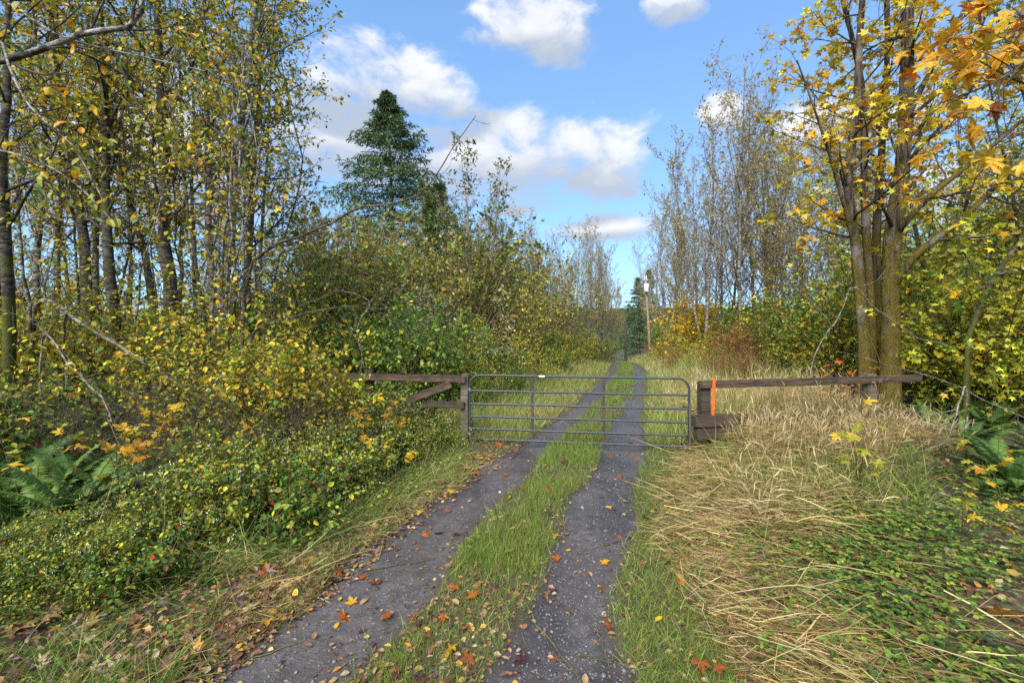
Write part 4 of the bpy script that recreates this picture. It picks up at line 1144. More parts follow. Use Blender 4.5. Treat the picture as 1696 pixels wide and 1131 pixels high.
# short grass between and beside the ruts
g = Geo()
x, y = sample(rng, 90000, 2.2, 45, lambda y: centre(y) - .62, lambda y: centre(y) + .58, 1.8)
x, y = off_ruts(rng, x, y, .03); x, y = patchy(rng, x, y, 61, 2.4, .22)
hscale = np.interp(y, [2, 4, 8, 30], [.055, .08, .11, .16])
blades(g, rng, x, y, hscale, np.interp(y, [2, 8, 30], [.0032, .006, .016]), *GRASSC)
x, y = sample(rng, 26000, 2.2, 22, lambda y: rutx(LR, y) - np.interp(y, [2, 4, 9, 22], [1.3, 1.0, .95, .8]), lambda y: rutx(LR, y) - .25, 1.9)
x, y = off_ruts(rng, x, y, .03); x, y = patchy(rng, x, y, 62, 1.7, .3)
blades(g, rng, x, y, np.interp(y, [2, 5, 20], [.085, .12, .16]), np.interp(y, [2, 8, 30], [.0034, .006, .014]), [(.34, .27, .11), (.22, .22, .05), (.15, .19, .03), (.36, .26, .11), (.20, .12, .05)], [3, 1.6, 1.2, 2.4, 2], tilt=.8)
x, y = sample(rng, 16000, 2.2, 22, lambda y: rutx(RR, y) + .25, lambda y: rutx(RR, y) + 1.0, 1.9)
x, y = off_ruts(rng, x, y, .03)
blades(g, rng, x, y, np.interp(y, [2, 5, 20], [.075, .11, .2]), np.interp(y, [2, 8, 30], [.0034, .006, .014]), *GRASSC, tilt=.6)
stuff('short_grass', g, M_GRASS, 'short mixed green and straw coloured grass along the wheel ruts', 'grass')
# fresh green tufts in the near left corner
g = Geo()
x, y = sample(rng, 7000, 2.35, 3.6, -3.4, lambda y: -1.95 - (y - 2.4) * .1, 1.2); x, y = patchy(rng, x, y, 63, 2.2, .1)
blades(g, rng, x, y, .21, .0055, [(.14, .24, .03), (.10, .18, .03), (.24, .26, .05), (.40, .31, .13)], [3, 3, 1.5, 1.6], n=5, tilt=.7, bend=.5)
x, y = sample(rng, 8000, 2.8, 8.4, lambda y: np.interp(y, FRONT[:, 1], FRONT[:, 0]) - .25, lambda y: np.interp(y, FRONT[:, 1], FRONT[:, 0]) + .45, 1.5)
blades(g, rng, x, y, .30, .005, [(.46, .34, .15), (.34, .25, .10), (.18, .22, .035), (.12, .18, .03)], [3, 2.5, 1.6, 1.4], n=5, tilt=.8, bend=.55)
x, y = sample(rng, 260, 3.0, 8.2, lambda y: np.interp(y, FRONT[:, 1], FRONT[:, 0]) - .7, lambda y: np.interp(y, FRONT[:, 1], FRONT[:, 0]) + .1, 1.2)
blades(g, rng, x, y, .8, .0042, [(.46, .34, .18), (.30, .20, .10), (.20, .12, .06)], [2, 2, 1], n=6, tilt=.35, bend=.05, up=.0, tint=False)
stuff('verge_grass', g, M_GRASS, 'longer green and withered grass along the foot of the verge thicket', 'grass')
# meadow grass beyond the gate, both sides
g = Geo()
x, y = sample(rng, 30000, 8.9, 34, lambda y: rutx(LR, y) - np.interp(y, [9, 14, 34], [2.3, 3.4, 3.0]), lambda y: rutx(LR, y) - .4, 1.7)
blades(g, rng, x, y, .27 * np.interp(rutx(LR, y) - x, [.4, 2.2], [.5, 1.5]), np.interp(y, [9, 34], [.0085, .02]), [(.42, .35, .17), (.26, .27, .06), (.17, .23, .035), (.36, .27, .11)], [2.6, 2.6, 2.4, 1.5], tilt=.5)
x, y = sample(rng, 34000, 8.9, 60, lambda y: rutx(RR, y) + .4, lambda y: rutx(RR, y) + np.interp(y, [9, 14, 60], [3.0, 5.5, 6.5]), 1.7)
blades(g, rng, x, y, .42 * np.interp(x - rutx(RR, y), [.4, 2.0], [.4, 1.3]), np.interp(y, [9, 50], [.0085, .028]), [(.50, .40, .22), (.27, .28, .06), (.19, .26, .04), (.40, .28, .13), (.34, .19, .09)], [3, 2.4, 2.2, 1.6, .7], tilt=.35)
stuff('meadow_grass', g, M_GRASS, 'rough straw and green meadow grass on both sides of the track beyond the gate', 'grass')
# tall withered reed grass round the timber fence
g = Geo()
def reeds(N, x, y, h, lean=.16):
    P = blades(g, rng, x, y, h, .0065, *STRAWC, n=6, tilt=lean, bend=.12, wig=.06, hvar=.22, up=.01, tint=False)
    top = P[:, -1]
    d = norm(P[:, -1] - P[:, -2])
    H = walk(P[:, -2], d + rng.normal(size=d.shape) * .2, np.full(len(x), .15), 4, .12, -.16, rng)
    Wd = np.array([.005, .012, .010, .002])[None] * np.ones((len(x), 1))
    V, F = ribbons(H, Wd, None, rng)
    g.add(V, F, 0, np.repeat(palette(rng, len(x), [(.58, .46, .24), (.48, .36, .16), (.38, .26, .11)], [3, 3, 2], .15), 8, 0))
    for fr_ in (.25, .45, .65):
        ii = rng.random(len(x)) < .8
        s = P[ii, 1] * (1 - fr_) + P[ii, 4] * fr_
        a = rng.random(len(s)) * 6.28
        B_ = walk(s, np.stack([np.cos(a), np.sin(a), np.full(len(s), .8)], -1), rng.uniform(.16, .34, len(s)), 5, .10, -.30, rng)
        Wb = np.array([.005, .008, .007, .005, .001])[None] * np.ones((len(s), 1))
        V, F = ribbons(B_, Wb, None, rng)
        g.add(V, F, 0, np.repeat(palette(rng, len(s), *STRAWC, .2), 10, 0))
x, y = sample(rng, 2600, 6.0, 8.0, lambda y: np.interp(y, [6.0, 8.0], [3.2, 4.1]), lambda y: np.interp(y, [6.0, 8.0], [5.0, 6.6]), 1.01); x, y = patchy(rng, x, y, 64, 1.6, .12)
reeds(0, x, y, .86, .22)
x, y = sample(rng, 3500, 5.2, 8.2, lambda y: np.interp(y, [5.2, 8.0], [2.6, 3.3]), lambda y: np.interp(y, [5.2, 8.0], [4.8, 7.2]), 1.01)
blades(g, rng, x, y, .36, .007, [(.16, .22, .035), (.24, .27, .05), (.40, .31, .14), (.11, .16, .03)], [3, 2, 2, 1.5], n=5, tilt=.5, bend=.3)
x, y = sample(rng, 2600, 8.5, 11.5, 3.7, lambda y: 7.0 + (y - 8.5) * .2, 1.01); x, y = patchy(rng, x, y, 65, 1.2, .35)
reeds(0, x, y, .95)
x, y = sample(rng, 1100, 7.3, 7.98, 3.75, 7.3, 1.01)
reeds(0, x, y, .62, .3)
x, y = sample(rng, 900, 4.6, 6.4, 2.5, 4.2, 1.01); x, y = patchy(rng, x, y, 66, 1.2, .1)
reeds(0, x, y, .55, .5)
stuff('reed_grass', g, M_GRASS, 'tall withered reed grass with drooping seed heads round the timber fence', 'grass')
# flattened straw along the right verge
g = Geo()
def straw(N, y0, y1, xlo, xhi, ln, ang0, sd, lift=.10, w=.0055):
    x, y = sample(rng, N, y0, y1, xlo, xhi, 1.3)
    a = ang0 + rng.normal(size=N) * sd
    D = np.stack([np.cos(a), np.sin(a), rng.normal(size=N) * .22 + .12], -1)
    z = ground(x, y) + rng.random(N) ** 1.5 * lift
    P = walk(np.stack([x, y, z], -1), D, ln * np.exp(rng.normal(size=N) * .35), 5, .06, -.05, rng)
    kk = rng.random(N) < .4                                   # broken stems: one sharp kink
    kp = rng.integers(1, 4, N)
    for j in (1, 2, 3):
        q = kk & (kp == j)
        th = rng.normal(size=q.sum()) * .9
        v = P[q, j + 1:] - P[q, j:j + 1]
        c_, s_ = np.cos(th)[:, None], np.sin(th)[:, None]
        P[q, j + 1:] = P[q, j:j + 1] + np.stack([v[..., 0] * c_ - v[..., 1] * s_, v[..., 0] * s_ + v[..., 1] * c_, v[..., 2] - np.abs(v[..., 0]) * .1], -1)
    P[..., 2] = np.maximum(P[..., 2], ground(P[..., 0], P[..., 1]) + .006)
    Wd = (w * np.exp(rng.normal(size=N) * .35))[:, None] * np.array([.8, 1, 1, .85, .3])[None]
    V, F = ribbons(P, Wd, None, rng)
    g.add(V, F, 0, np.repeat(palette(rng, N, *STRAWC, .25), 10, 0))
SR0 = lambda y: np.interp(y, [2.3, 3.2, 4.6, 6, 7.9], [1.42, 1.36, 1.42, 1.95, 2.80])
SR1 = lambda y: np.interp(y, [2.3, 3.2, 4.6, 6, 7.9], [2.3, 2.35, 2.7, 3.6, 4.0])
straw(11000, 2.3, 7.9, SR0, SR1, .12, -.9, 1.6, .07, .0034)
straw(7000, 2.3, 7.9, SR0, SR1, .20, -.9, 1.25, .13, .0038)
straw(700, 2.3, 7.9, SR0, SR1, .34, -.85, .9, .15, .0044)
straw(900, 2.3, 7.5, SR0, lambda y: SR1(y) + 1.0, .38, -.7, .6, .14, .0045)
straw(4200, 4.4, 8.0, lambda y: SR0(y) + .1, lambda y: SR1(y) + .5, .34, -1.5, 1.2, .26, .005)
straw(1200, 2.5, 8, lambda y: rutx(LR, y) - 1.25, lambda y: rutx(LR, y) - .55, .28, .4, 1.2, .05, .004)
straw(70, 2.4, 5, SR0, lambda y: SR1(y) + 1.5, .62, -.6, .9, .30, .007)
stuff('flattened_straw', g, M_GRASS, 'flattened pale straw lying along the verge right of the ruts', 'grass')
# creeping green ground cover on the right
g = Geo()
x, y = sample(rng, 40000, 2.3, 8.3, lambda y: SR0(y) + .1, lambda y: SR1(y) + 4.6, 1.45)
k = rng.random(len(x)) < np.clip((x - SR0(y) - .35) / 1.2, .10, .9) * smoothstep(-1.1, .3, sines(x, y, 67, 1.3, 4)); x, y = x[k], y[k]
N = len(x)
hh = rng.uniform(.03, .14, N)
c3 = np.stack([x, y, ground(x, y) + hh], -1)
a0 = rng.random(N) * 6.28
colr = palette(rng, N, [(.12, .20, .028), (.19, .26, .035), (.08, .14, .022), (.28, .29, .04), (.05, .09, .025), (.16, .085, .04)], [3, 2, 2.6, .9, 1.6, .7], .25)
for j in range(3):
    a = a0 + j * 2.09 + rng.normal(size=N) * .15
    A_ = np.stack([np.cos(a), np.sin(a), rng.normal(size=N) * .15 - .05], -1)
    V, F, nv = scatter(OVAL, c3, A_, norm(rng.normal(size=(N, 3)) * .25 + np.array([0, 0, 1])), rng.uniform(.022, .045, N), 1.15)
    g.add(V, F, 0, np.repeat(colr, nv, 0))
x, y = sample(rng, 3000, 2.4, 3.6, -4.2, -2.1, 1.1)
x, y = patchy(rng, x, y, 69, 2.0, .15)
N = len(x); c3 = np.stack([x, y, ground(x, y) + rng.uniform(.02, .22, N)], -1)
a = rng.random(N) * 6.28
V, F, nv = scatter(OVAL, c3, np.stack([np.cos(a), np.sin(a), np.zeros(N)], -1), norm(rng.normal(size=(N, 3)) * .35 + np.array([0, 0, 1])), rng.uniform(.015, .04, N), 1.1)
g.add(V, F, 0, np.repeat(palette(rng, N, [GRN, OLI, (.10, .15, .03), DGR, BRN], [2, 2, 2, 1.5, 2]), nv, 0))
x, y = sample(rng, 3800, 2.6, 8.6, lambda y: np.interp(y, FRONT[:, 1], FRONT[:, 0]) - 1.6, lambda y: np.interp(y, FRONT[:, 1], FRONT[:, 0]) + .5, 1.3)
N = len(x); c3 = np.stack([x, y, ground(x, y) + rng.uniform(.03, .2, N)], -1)
a = rng.random(N) * 6.28
V, F, nv = scatter(OVAL, c3, np.stack([np.cos(a), np.sin(a), np.zeros(N)], -1), norm(rng.normal(size=(N, 3)) * .35 + np.array([0, 0, 1])), rng.uniform(.03, .07, N), 1.1)
g.add(V, F, 0, np.repeat(palette(rng, N, [GRN, DGR, (.14, .22, .03), YGR], [3, 2, 2, 1]), nv, 0))
stuff('ground_cover', g, M_LEAF, 'low creeping green plants carpeting the ground beside the straw', 'ground cover')

# leaf litter too small or too many to pick apart
g = Geo()
LITC = ([(.34, .22, .10), (.24, .12, .05), (.14, .07, .042), (.46, .28, .05), (.40, .30, .18), (.10, .055, .05), (.36, .15, .03)], [2.6, 3, 4, 1.2, 1.2, 3, .9])
def litter(N, y0, y1, xlo, xhi, size, tmpl, pw=1.6, rutkeep=.35, lift=.004, up=.25):
    x, y = sample(rng, N, y0, y1, xlo, xhi, pw)
    ml, mr = rut_masks(x, y); k = rng.random(N) > np.maximum(ml, mr) * (1 - rutkeep); x, y = x[k], y[k]
    n = len(x); a = rng.random(n) * 6.28
    Nn = norm(rng.normal(size=(n, 3)) * up + np.array([0, 0, 1.]))
    A_ = np.stack([np.cos(a), np.sin(a), np.zeros(n)], -1); A_ = A_ - Nn * (A_ * Nn).sum(1, keepdims=True)
    V, F, nv = scatter(tmpl, np.stack([x, y, ground(x, y) + lift + rng.random(n) * .015], -1), A_, Nn, size * np.exp(rng.normal(size=n) * .3))
    g.add(V, F, 0, np.repeat(palette(rng, n, *LITC, .2), nv, 0))
litter(4200, 2.2, 16, lambda y: rutx(LR, y) - 1.2, lambda y: rutx(RR, y) + .9, .038, OVAL, 1.9, .18)
litter(1500, 2.2, 9, lambda y: rutx(LR, y) - .9, lambda y: rutx(LR, y) - .3, .05, OVAL, 1.7, .5)
litter(1300, 2.2, 9, lambda y: rutx(LR, y) + .25, lambda y: rutx(RR, y) - .2, .034, OVAL, 1.9, .4)
litter(1500, 2.2, 9, lambda y: rutx(LR, y) - .62, lambda y: rutx(LR, y) - .25, .036, OVAL, 1.9, .8)
litter(2200, 2.3, 8, lambda y: SR0(y), lambda y: SR1(y) + 4, .055, OVAL, 1.4, .5, .03, .5)
litter(900, 2.3, 8.5, lambda y: SR0(y), lambda y: SR1(y) + 4.5, .075, MAPLE_LO, 1.3, .5, .03, .4)
litter(700, 2.3, 5, -4.5, lambda y: rutx(LR, y) - .5, .07, MAPLE_LO, 1.3, .5, .05, .5)
litter(1500, 2.3, 5, -4.5, lambda y: rutx(LR, y) - .5, .04, OVAL, 1.3, .5, .06, .5)
litter(2500, 5, 20, -16, lambda y: rutx(LR, y) - 2.2, .10, MAPLE_LO, 1.2, .5)
litter(1500, 8, 22, lambda y: rutx(RR, y) + 3, lambda y: rutx(RR, y) + 14, .10, MAPLE_LO, 1.2, .5)
stuff('leaf_litter', g, M_LITTER, 'small withered leaves strewn over the track and both verges', 'leaf litter')

# loose gravel
g = Geo()
ico = bmesh.new(); bmesh.ops.create_icosphere(ico, subdivisions=1, radius=1.0)
iv = np.array([v.co[:] for v in ico.verts]); if_ = np.array([[v.index for v in f.verts] for f in ico.faces]); ico.free()
M_STONE, t, out = material('gravel_stone')
at = t.n('ShaderNodeAttribute', attribute_name='col')
principled(t, out, t.mix(t.noise(objco(t), 40, 3), at.outputs['Color'], (.08, .075, .075)), .5, None, .5)
for R_, n_ in ((LR, 1600), (RR, 5200)):
    y = 2.2 * np.exp(rng.random(n_) ** 1.3 * 1.9); x = rutx(R_, y) + rng.normal(size=n_) * .27
    rr_ = np.exp(rng.normal(size=n_) * .45) * .0068
    for j in range(2):
        kk = np.arange(n_) % 2 == j
        tv = iv * (1 + np.random.default_rng(j).normal(size=(len(iv), 1)) * .18) * np.array([1, .75, .5])
        n = kk.sum(); a = rng.random(n) * 6.28
        V, F, nv = scatter((tv, if_), np.stack([x[kk], y[kk], ground(x[kk], y[kk]) + rr_[kk] * .15], -1), np.stack([np.cos(a), np.sin(a), rng.normal(size=n) * .2], -1), norm(rng.normal(size=(n, 3)) * .2 + np.array([0, 0, 1.])), rr_[kk])
        g.add(V, F, 0, np.repeat(palette(rng, n, [(.13, .12, .12), (.08, .076, .08), (.20, .185, .17), (.12, .10, .085)], [3, 3, .8, 2], .2), nv, 0))
stuff('gravel', g, M_STONE, 'loose dark grey gravel pressed into the wheel ruts', 'gravel', True)
print('ground cover done')

# ================================================================== FERNS
M_FERN = leaf_material('fern', .3, .45, .3)
def frond_mesh(rng, L, cols, wts, k):
    n = 14
    P = walk(np.zeros((1, 3)), np.array([[0, .75, 1.0]]), np.array([L]), n, .02, -.085, rng)
    g = Geo().add(*tubes(P, taper(np.array([.004]), n, .3), 4), 0, (.12, .13, .03))
    m = 44
    s = np.linspace(.10, .99, m)
    f = s * (n - 1.001); i = f.astype(int); w = (f - i)[:, None]
    C_ = P[0, i] * (1 - w) + P[0, i + 1] * w; T = norm(P[0, i + 1] - P[0, i])
    ln = .105 * L / .9 * np.interp(s, [0.1, .25, .55, 1], [.55, 1, .95, .08])
    c = palette(rng, 1, cols, wts, .12)
    for sg in (-1, 1):
        side = norm(np.cross(T, np.array([0, 0, 1.]))) * sg
        up_ = norm(np.cross(side, T)) * sg
        A_ = norm(side + T * .28 + rng.normal(size=T.shape) * .06 - np.array([0, 0, .15]))
        V, F, nv = scatter((np.array([(0, 0, 0), (.10, .12, .01), (.075, .6, .01), (0, 1, -.06), (-.075, .6, .01), (-.10, .12, .01)]), np.array([[0, 1, 2, 3], [0, 3, 4, 5]])), C_, A_, norm(up_ + rng.normal(size=T.shape) * .15), ln, 1.25)
        g.add(V, F, 0, np.repeat(np.clip(c * np.exp(rng.normal(size=(m, 1)) * .12), 0, 1), nv, 0))
    return g.mesh('fern_frond', M_FERN)
FROND = [frond_mesh(np.random.default_rng(600 + k), .92, [(.10, .20, .045), (.085, .165, .045), (.15, .25, .05)], [2, 2, 1], k) for k in range(5)]
def fern(loc, label, seed, n=20, s=1.0, group='sword ferns'):
    r = np.random.default_rng(seed)
    o = thing('sword_fern', label, 'fern', loc, group)
    for i in range(n):
        c = part('frond', FROND[r.integers(5)], o)
        c.rotation_euler = (r.uniform(-.35, .45), r.normal() * .15, i * 2.4 + r.normal() * .25)
        q = s * r.uniform(.72, 1.15); c.scale = (q, q, q)
for i, (px, d, s, lab) in enumerate([
        (50, 4.7, 1.35, 'large dark green sword fern at the outer end of the verge thicket'), (125, 4.9, 1.4, 'large sword fern with upright fronds beside the outermost fern of the thicket'), (195, 5.2, 1.3, 'sword fern tucked behind the snowberry thicket'),
        (10, 5.6, 1.15, 'sword fern at the foot of the dark mossy trunk'), (250, 6.5, 1.0, 'small sword fern deep between the snowberry shrubs and hazel bushes'), (130, 6.4, 1.1, 'sword fern in the shade behind the two large ferns'),
        (1545, 8.9, 1.0, 'sword fern at the far end of the timber fence'), (1600, 8.0, 1.05, 'sword fern below the lime green vine maples past the fence end'), (1590, 9.6, 1.1, 'sword fern behind the fence under the vine maples'), (1650, 6.6, 1.0, 'sword fern among fallen leaves on the shady bank'),
        (1690, 5.7, 1.05, 'sword fern rising from the green ground cover on the bank'), (1640, 9.0, 1.0, 'sword fern half hidden under drooping vine maple leaves'), (1740, 7.2, 1.0, 'sword fern at the outer edge of the shady bank'), (1500, 9.6, .9, 'small sword fern at the foot of the mossy maple')]):
    fern(base(px, d), lab, 610 + i, 20, s)

# ================================================================== SAPLINGS WITH LARGE LEAVES
def leaf_mat(col, name):
    m, t, out = material(name)
    co = objco(t)
    n = t.noise(co, 9.0, 4, .6); n2 = t.noise(co, 50.0, 3, .6)
    oi = t.n('ShaderNodeObjectInfo').outputs['Random']
    c = t.mix(t.smooth(n, .35, .70), col, tuple(q * k for q, k in zip(col, (.72, .55, .5))))
    c = t.mix(t.m('MULTIPLY', oi, .4), c, t.mix(1, c, (.62, .60, .55), 'MULTIPLY'))
    c = t.mix(t.smooth(n2, .66, .74, 0, .6), c, (.10, .045, .02))
    b = t.n('ShaderNodeBsdfPrincipled'); t.link(c, b.inputs['Base Color']); b.inputs['Roughness'].default_value = .45
    b.inputs['Specular IOR Level'].default_value = .3
    tr = t.n('ShaderNodeBsdfTranslucent'); t.link(c, tr.inputs['Color'])
    mx = t.n('ShaderNodeMixShader'); mx.inputs[0].default_value = .35
    t.link(b.outputs[0], mx.inputs[1]); t.link(tr.outputs[0], mx.inputs[2]); t.link(mx.outputs[0], out.inputs[0])
    return m
LM = {k: leaf_mat(c, k + '_leaf') for k, c in dict(yellow=(.68, .47, .03), gold=(.72, .38, .02), orange=(.50, .14, .012), lime=(.36, .37, .035), green=(.10, .18, .03), russet=(.36, .10, .025), brown=(.17, .08, .045), plum=(.10, .035, .035), tan=(.50, .34, .17)).items()}
_bank = {}
def leaf_mesh(shape, colour, k):
    key = (shape, colour, k)
    if key not in _bank:
        r = np.random.default_rng(hash((shape, k)) % 1000 if False else k * 7 + (0 if shape == 'maple' else 50))
        curl, cup = [(.35, .25), (-.22, .38), (.55, -.2), (.15, .48)][k % 4]
        if shape == 'maple':
            V, F = maple_shape(curl, cup)
            V = V.copy(); V[:, 2] += r.normal(size=len(V)) * .045
            stem = np.array([[(0, .02, 0), (.02, -.18, -.03), (0, -.42, -.10)]])
        else:
            p = np.array([(0, 0), (.20, .14), (.31, .38), (.27, .66), (.12, .88), (0, 1)]); p = np.vstack([p, [(-x, y) for x, y in p[-2:0:-1]]])
            V, F = fan(np.array([(x, y, -curl * y * y + cup * abs(x)) for x, y in p]), (0, .45, 0))
            stem = np.array([[(0, .02, 0), (.01, -.10, -.02), (0, -.22, -.05)]])
        gg = Geo().add(V, F).add(*tubes(stem, np.array([[.012, .010, .009]]), 3))
        _bank[key] = gg.mesh(shape + '_leaf', LM[colour])
    return _bank[key]
def leaf_child(parent, shape, colour, k, pos, axis, nrm, size):
    o = part('leaf', leaf_mesh(shape, colour, k), parent)
    a = Vector(axis).normalized(); s = a.cross(Vector(nrm)).normalized(); n = s.cross(a)
    o.matrix_local = Matrix.Translation(Vector(pos)) @ Matrix((s, a, n)).transposed().to_4x4() @ Matrix.Scale(size, 4)
    return o
def pick(r, cols):
    return cols[r.integers(len(cols))]
def sapling(px, d, h, label, cols, seed, n=14, size=.16, lean=(0, 0), stems=2, group=None):
    r = np.random.default_rng(seed)
    b = base(px, d)
    o = thing('maple_sapling', label, 'sapling', b, group)
    D = np.stack([np.array([lean[0] + r.normal() * .22, lean[1] + r.normal() * .22, 1.0]) for _ in range(stems)])
    P = walk(np.tile([[0, 0, -.05]], (stems, 1)).astype(float), D, h * r.uniform(.8, 1.05, stems), 9, .08, .02, r)
    R = taper(np.full(stems, .008), 9, .35)
    gg = Geo().add(*tubes(P, R, 5))
    S, Dd, rr_, tt_, pl = kids(P, R, max(2, n // stems), .35, 1.0, 1.0, r, .2)
    Q = walk(S, Dd, r.uniform(.12, .24, len(S)), 4, .1, .02, r)
    gg.add(*tubes(Q, taper(np.full(len(S), .0032), 4, .6), 3))
    part('stem', gg.mesh('sapling_stem', M_TWIG, True), o)
    for i in range(len(S)):
        for e in range(2 if i % 2 else 1):
            ax = norm(Q[i, -1] - Q[i, 0] + np.array([0, 0, -.04]) + r.normal(size=3) * .09)
            leaf_child(o, 'maple', pick(r, cols), int(r.integers(4)), Q[i, -1 - e], ax + np.array([0, 0, -.25]), norm(r.normal(size=3) * .3 + np.array([0, -.35, 1])), size * r.uniform(.7, 1.2))
    return o
YM = ['yellow', 'yellow', 'lime', 'gold']
for i, a in enumerate([
        (30, 5.0, 1.25, 'maple sapling with large yellow leaves above the outermost sword fern', YM, 13, 0.130), (215, 5.3, 1.15, 'yellow maple sapling standing over the ferns in the thicket', ['yellow', 'lime', 'gold'], 18, 0.144),
        (300, 6.2, 1.25, 'golden maple sapling between fern and snowberry shrubs', ['gold', 'yellow', 'yellow'], 18, 0.122), (400, 5.6, 1.0, 'low orange tinged maple sapling inside the snowberry thicket', ['gold', 'yellow', 'gold', 'lime'], 12, 0.108),
        (600, 7.3, 1.15, 'broad yellow maple sapling in front of the rail fence', YM, 32, 0.115), (650, 7.6, 1.05, 'yellow green maple sapling below the brace of the rail fence', ['yellow', 'lime', 'lime', 'gold'], 29, 0.108), (585, 6.6, 1.0, 'leafy golden sapling at the front of the thicket near the rail fence', ['yellow', 'gold', 'lime'], 24, 0.108),
        (625, 6.4, .85, 'short lime and yellow sapling at the thicket edge', ['lime', 'yellow'], 16, 0.101),
        (1428, 5.6, 1.10, 'lime green maple sapling among the reed grass', ['lime', 'lime', 'yellow'], 16, 0.115), (1590, 4.4, .62, 'low yellow maple sapling on the shady bank', ['yellow', 'lime'], 9, 0.108), (1660, 5.3, .8, 'maple sapling with lime leaves beside the bank fern', ['lime', 'yellow', 'gold'], 10, 0.108),
        (1385, 9.4, 1.55, 'orange leaved sapling just behind the top rail of the timber fence', ['orange', 'gold', 'gold'], 18, 0.122)]):
    px, d, h, lab, cols, n, size = a
    sapling(px, d, h, lab, cols, 700 + i, n, size, stems=3 if n > 15 else 2)

# ================================================================== OVERHANGING BRANCHES (their trees stand outside the view)
def overhang(name, label, cat, root, h, r0, wood, paths, spray, shape, cols, size, seed, leaves, sub=9, flat=.9, droop=.3):
    r = np.random.default_rng(seed)
    b = np.array([root[0], root[1], G(*root)])
    o = thing(name, label, cat, b)
    P, R = trunk_line(h, r0, r, 14, wig=.02)
    gt = Geo().add(*tubes(P[None], R[None], 12))
    gb = Geo()
    Q = []
    for pts, ra, rb in paths:
        end = np.array([px3(x, y, d) for x, y, d in pts]) - b
        z0 = end[0][2] - .6
        st = np.array([np.interp(z0, P[:, 2], P[:, 0]), np.interp(z0, P[:, 2], P[:, 1]), z0])
        L_ = catmull(np.vstack([st, end]), 16)
        gt.add(*tubes(L_[None], np.linspace(ra, rb, 16)[None], 8))
        Q.append((L_, np.linspace(ra, rb, 16)))
    lv = grow(Q, [lev(sub, .40, 1, .75, spray, 7, .12, .0, .5, .35, .25, .3, sides=4, rmin=.003), lev(4, .25, 1, .7, (.3, .5), 5, .12, -.02, .6, .5, .25, .3, sides=3, rmin=.002)], r)
    for PP, RR_, sdd in lv:
        gb.add(*tubes(PP, RR_, sdd))
    part('trunk', gt.mesh(name + '_trunk', wood, True), o)
    cr = part('crown', gb.mesh(name + '_twigs', M_TWIG), o)
    S, A_, N_ = twig_leaves(np.concatenate([lv[1][0]]), 3, r, .3, droop, flat)
    k = r.choice(len(S), min(leaves, len(S)), replace=False)
    for i in k:
        leaf_child(cr, shape, pick(r, cols), int(r.integers(4)), S[i], A_[i], norm(N_[i] + np.array([0, -.35, .3])), size * r.uniform(.7, 1.25))
    return o
overhang('maple_tree', 'maple branch with large orange and gold leaves hanging in over the bank', 'tree', (6.2, 3.4), 7.5, .16, M_MAPLE,
         [([(1800, 60, 3.8), (1710, 100, 3.7), (1640, 140, 3.6), (1560, 170, 3.6)], .03, .006), ([(1800, 10, 3.6), (1730, 70, 3.5), (1680, 120, 3.4), (1640, 180, 3.4)], .02, .005), ([(1800, 160, 3.9), (1700, 140, 3.8), (1620, 100, 3.8)], .025, .006), ([(1810, -40, 4.2), (1710, 20, 4.2), (1630, 60, 4.2)], .025, .006)],
         (.18, .34), 'maple', ['gold', 'gold', 'yellow', 'gold', 'yellow', 'orange', 'yellow'], .12, 801, 240, 13)
overhang('hazel_tree', 'hazel with pale bare limb and yellow leaves hanging in above the ferns', 'tree', (-7.2, 4.3), 6.5, .12, M_ALDER,
         [([(-60, 110, 4.9), (60, 85, 4.8), (140, 55, 4.7), (225, 40, 4.6), (237, -30, 4.6)], .045, .022), ([(-40, 60, 4.4), (20, 130, 4.3), (60, 190, 4.2), (120, 240, 4.2), (170, 330, 4.2)], .02, .005),
          ([(-60, 250, 5.0), (40, 260, 4.9), (120, 300, 4.8), (200, 380, 4.8)], .02, .005), ([(-50, -20, 5.2), (100, 60, 5.2), (240, 95, 5.2), (340, 118, 5.2)], .02, .005)],
         (.14, .3), 'oval', ['yellow', 'lime', 'lime', 'gold', 'green'], .095, 802, 230, 10, .8, .5)

# ================================================================== LEANING AND FALLEN WOOD
def limb(name, label, cat, pts, r0, r1, mat, seed, twigs=6, tl=(.08, .2), n=26, twig_m=None, leaves=0):
    r = np.random.default_rng(seed)
    W3 = np.array([px3(x, y, d) for x, y, d in pts])
    g0 = G(W3[0][0], W3[0][1])
    b = np.array([W3[0][0], W3[0][1], g0])
    if W3[0][2] > g0 + .1:
        W3 = np.vstack([b, W3])
    P = catmull(W3, n) - b
    P[1:-1] += r.normal(size=(n - 2, 3)) * .008
    R = np.linspace(r0, r1, n) * np.exp(r.normal(size=n) * .06)
    o = thing(name, label, cat, b)
    gt = Geo().add(*tubes(P[None], R[None], 8))
    part('trunk', gt.mesh(name + '_trunk', mat, True), o)
    if twigs:
        lv = grow([(P, R)], [lev(twigs, .25, 1, .7, tl, 7, .14, .05, .5, .3, .3, .3, sides=4, rmin=.004), lev(4, .2, 1, .7, (.25, .5), 5, .14, .02, .6, .5, .3, .3, sides=3, rmin=.0025)], r)
        gg = Geo()
        for PP, RR_, sdd in lv:
            gg.add(*tubes(PP, RR_, sdd))
        if leaves:
            leaf_geo(gg, lv[1][0], leaves, r, DIAMOND, .06, [YGR, YEL, OLI], [1, 1, 1])
        part('crown', gg.mesh(name + '_twigs', [twig_m or mat, M_LEAF]), o)
    return o
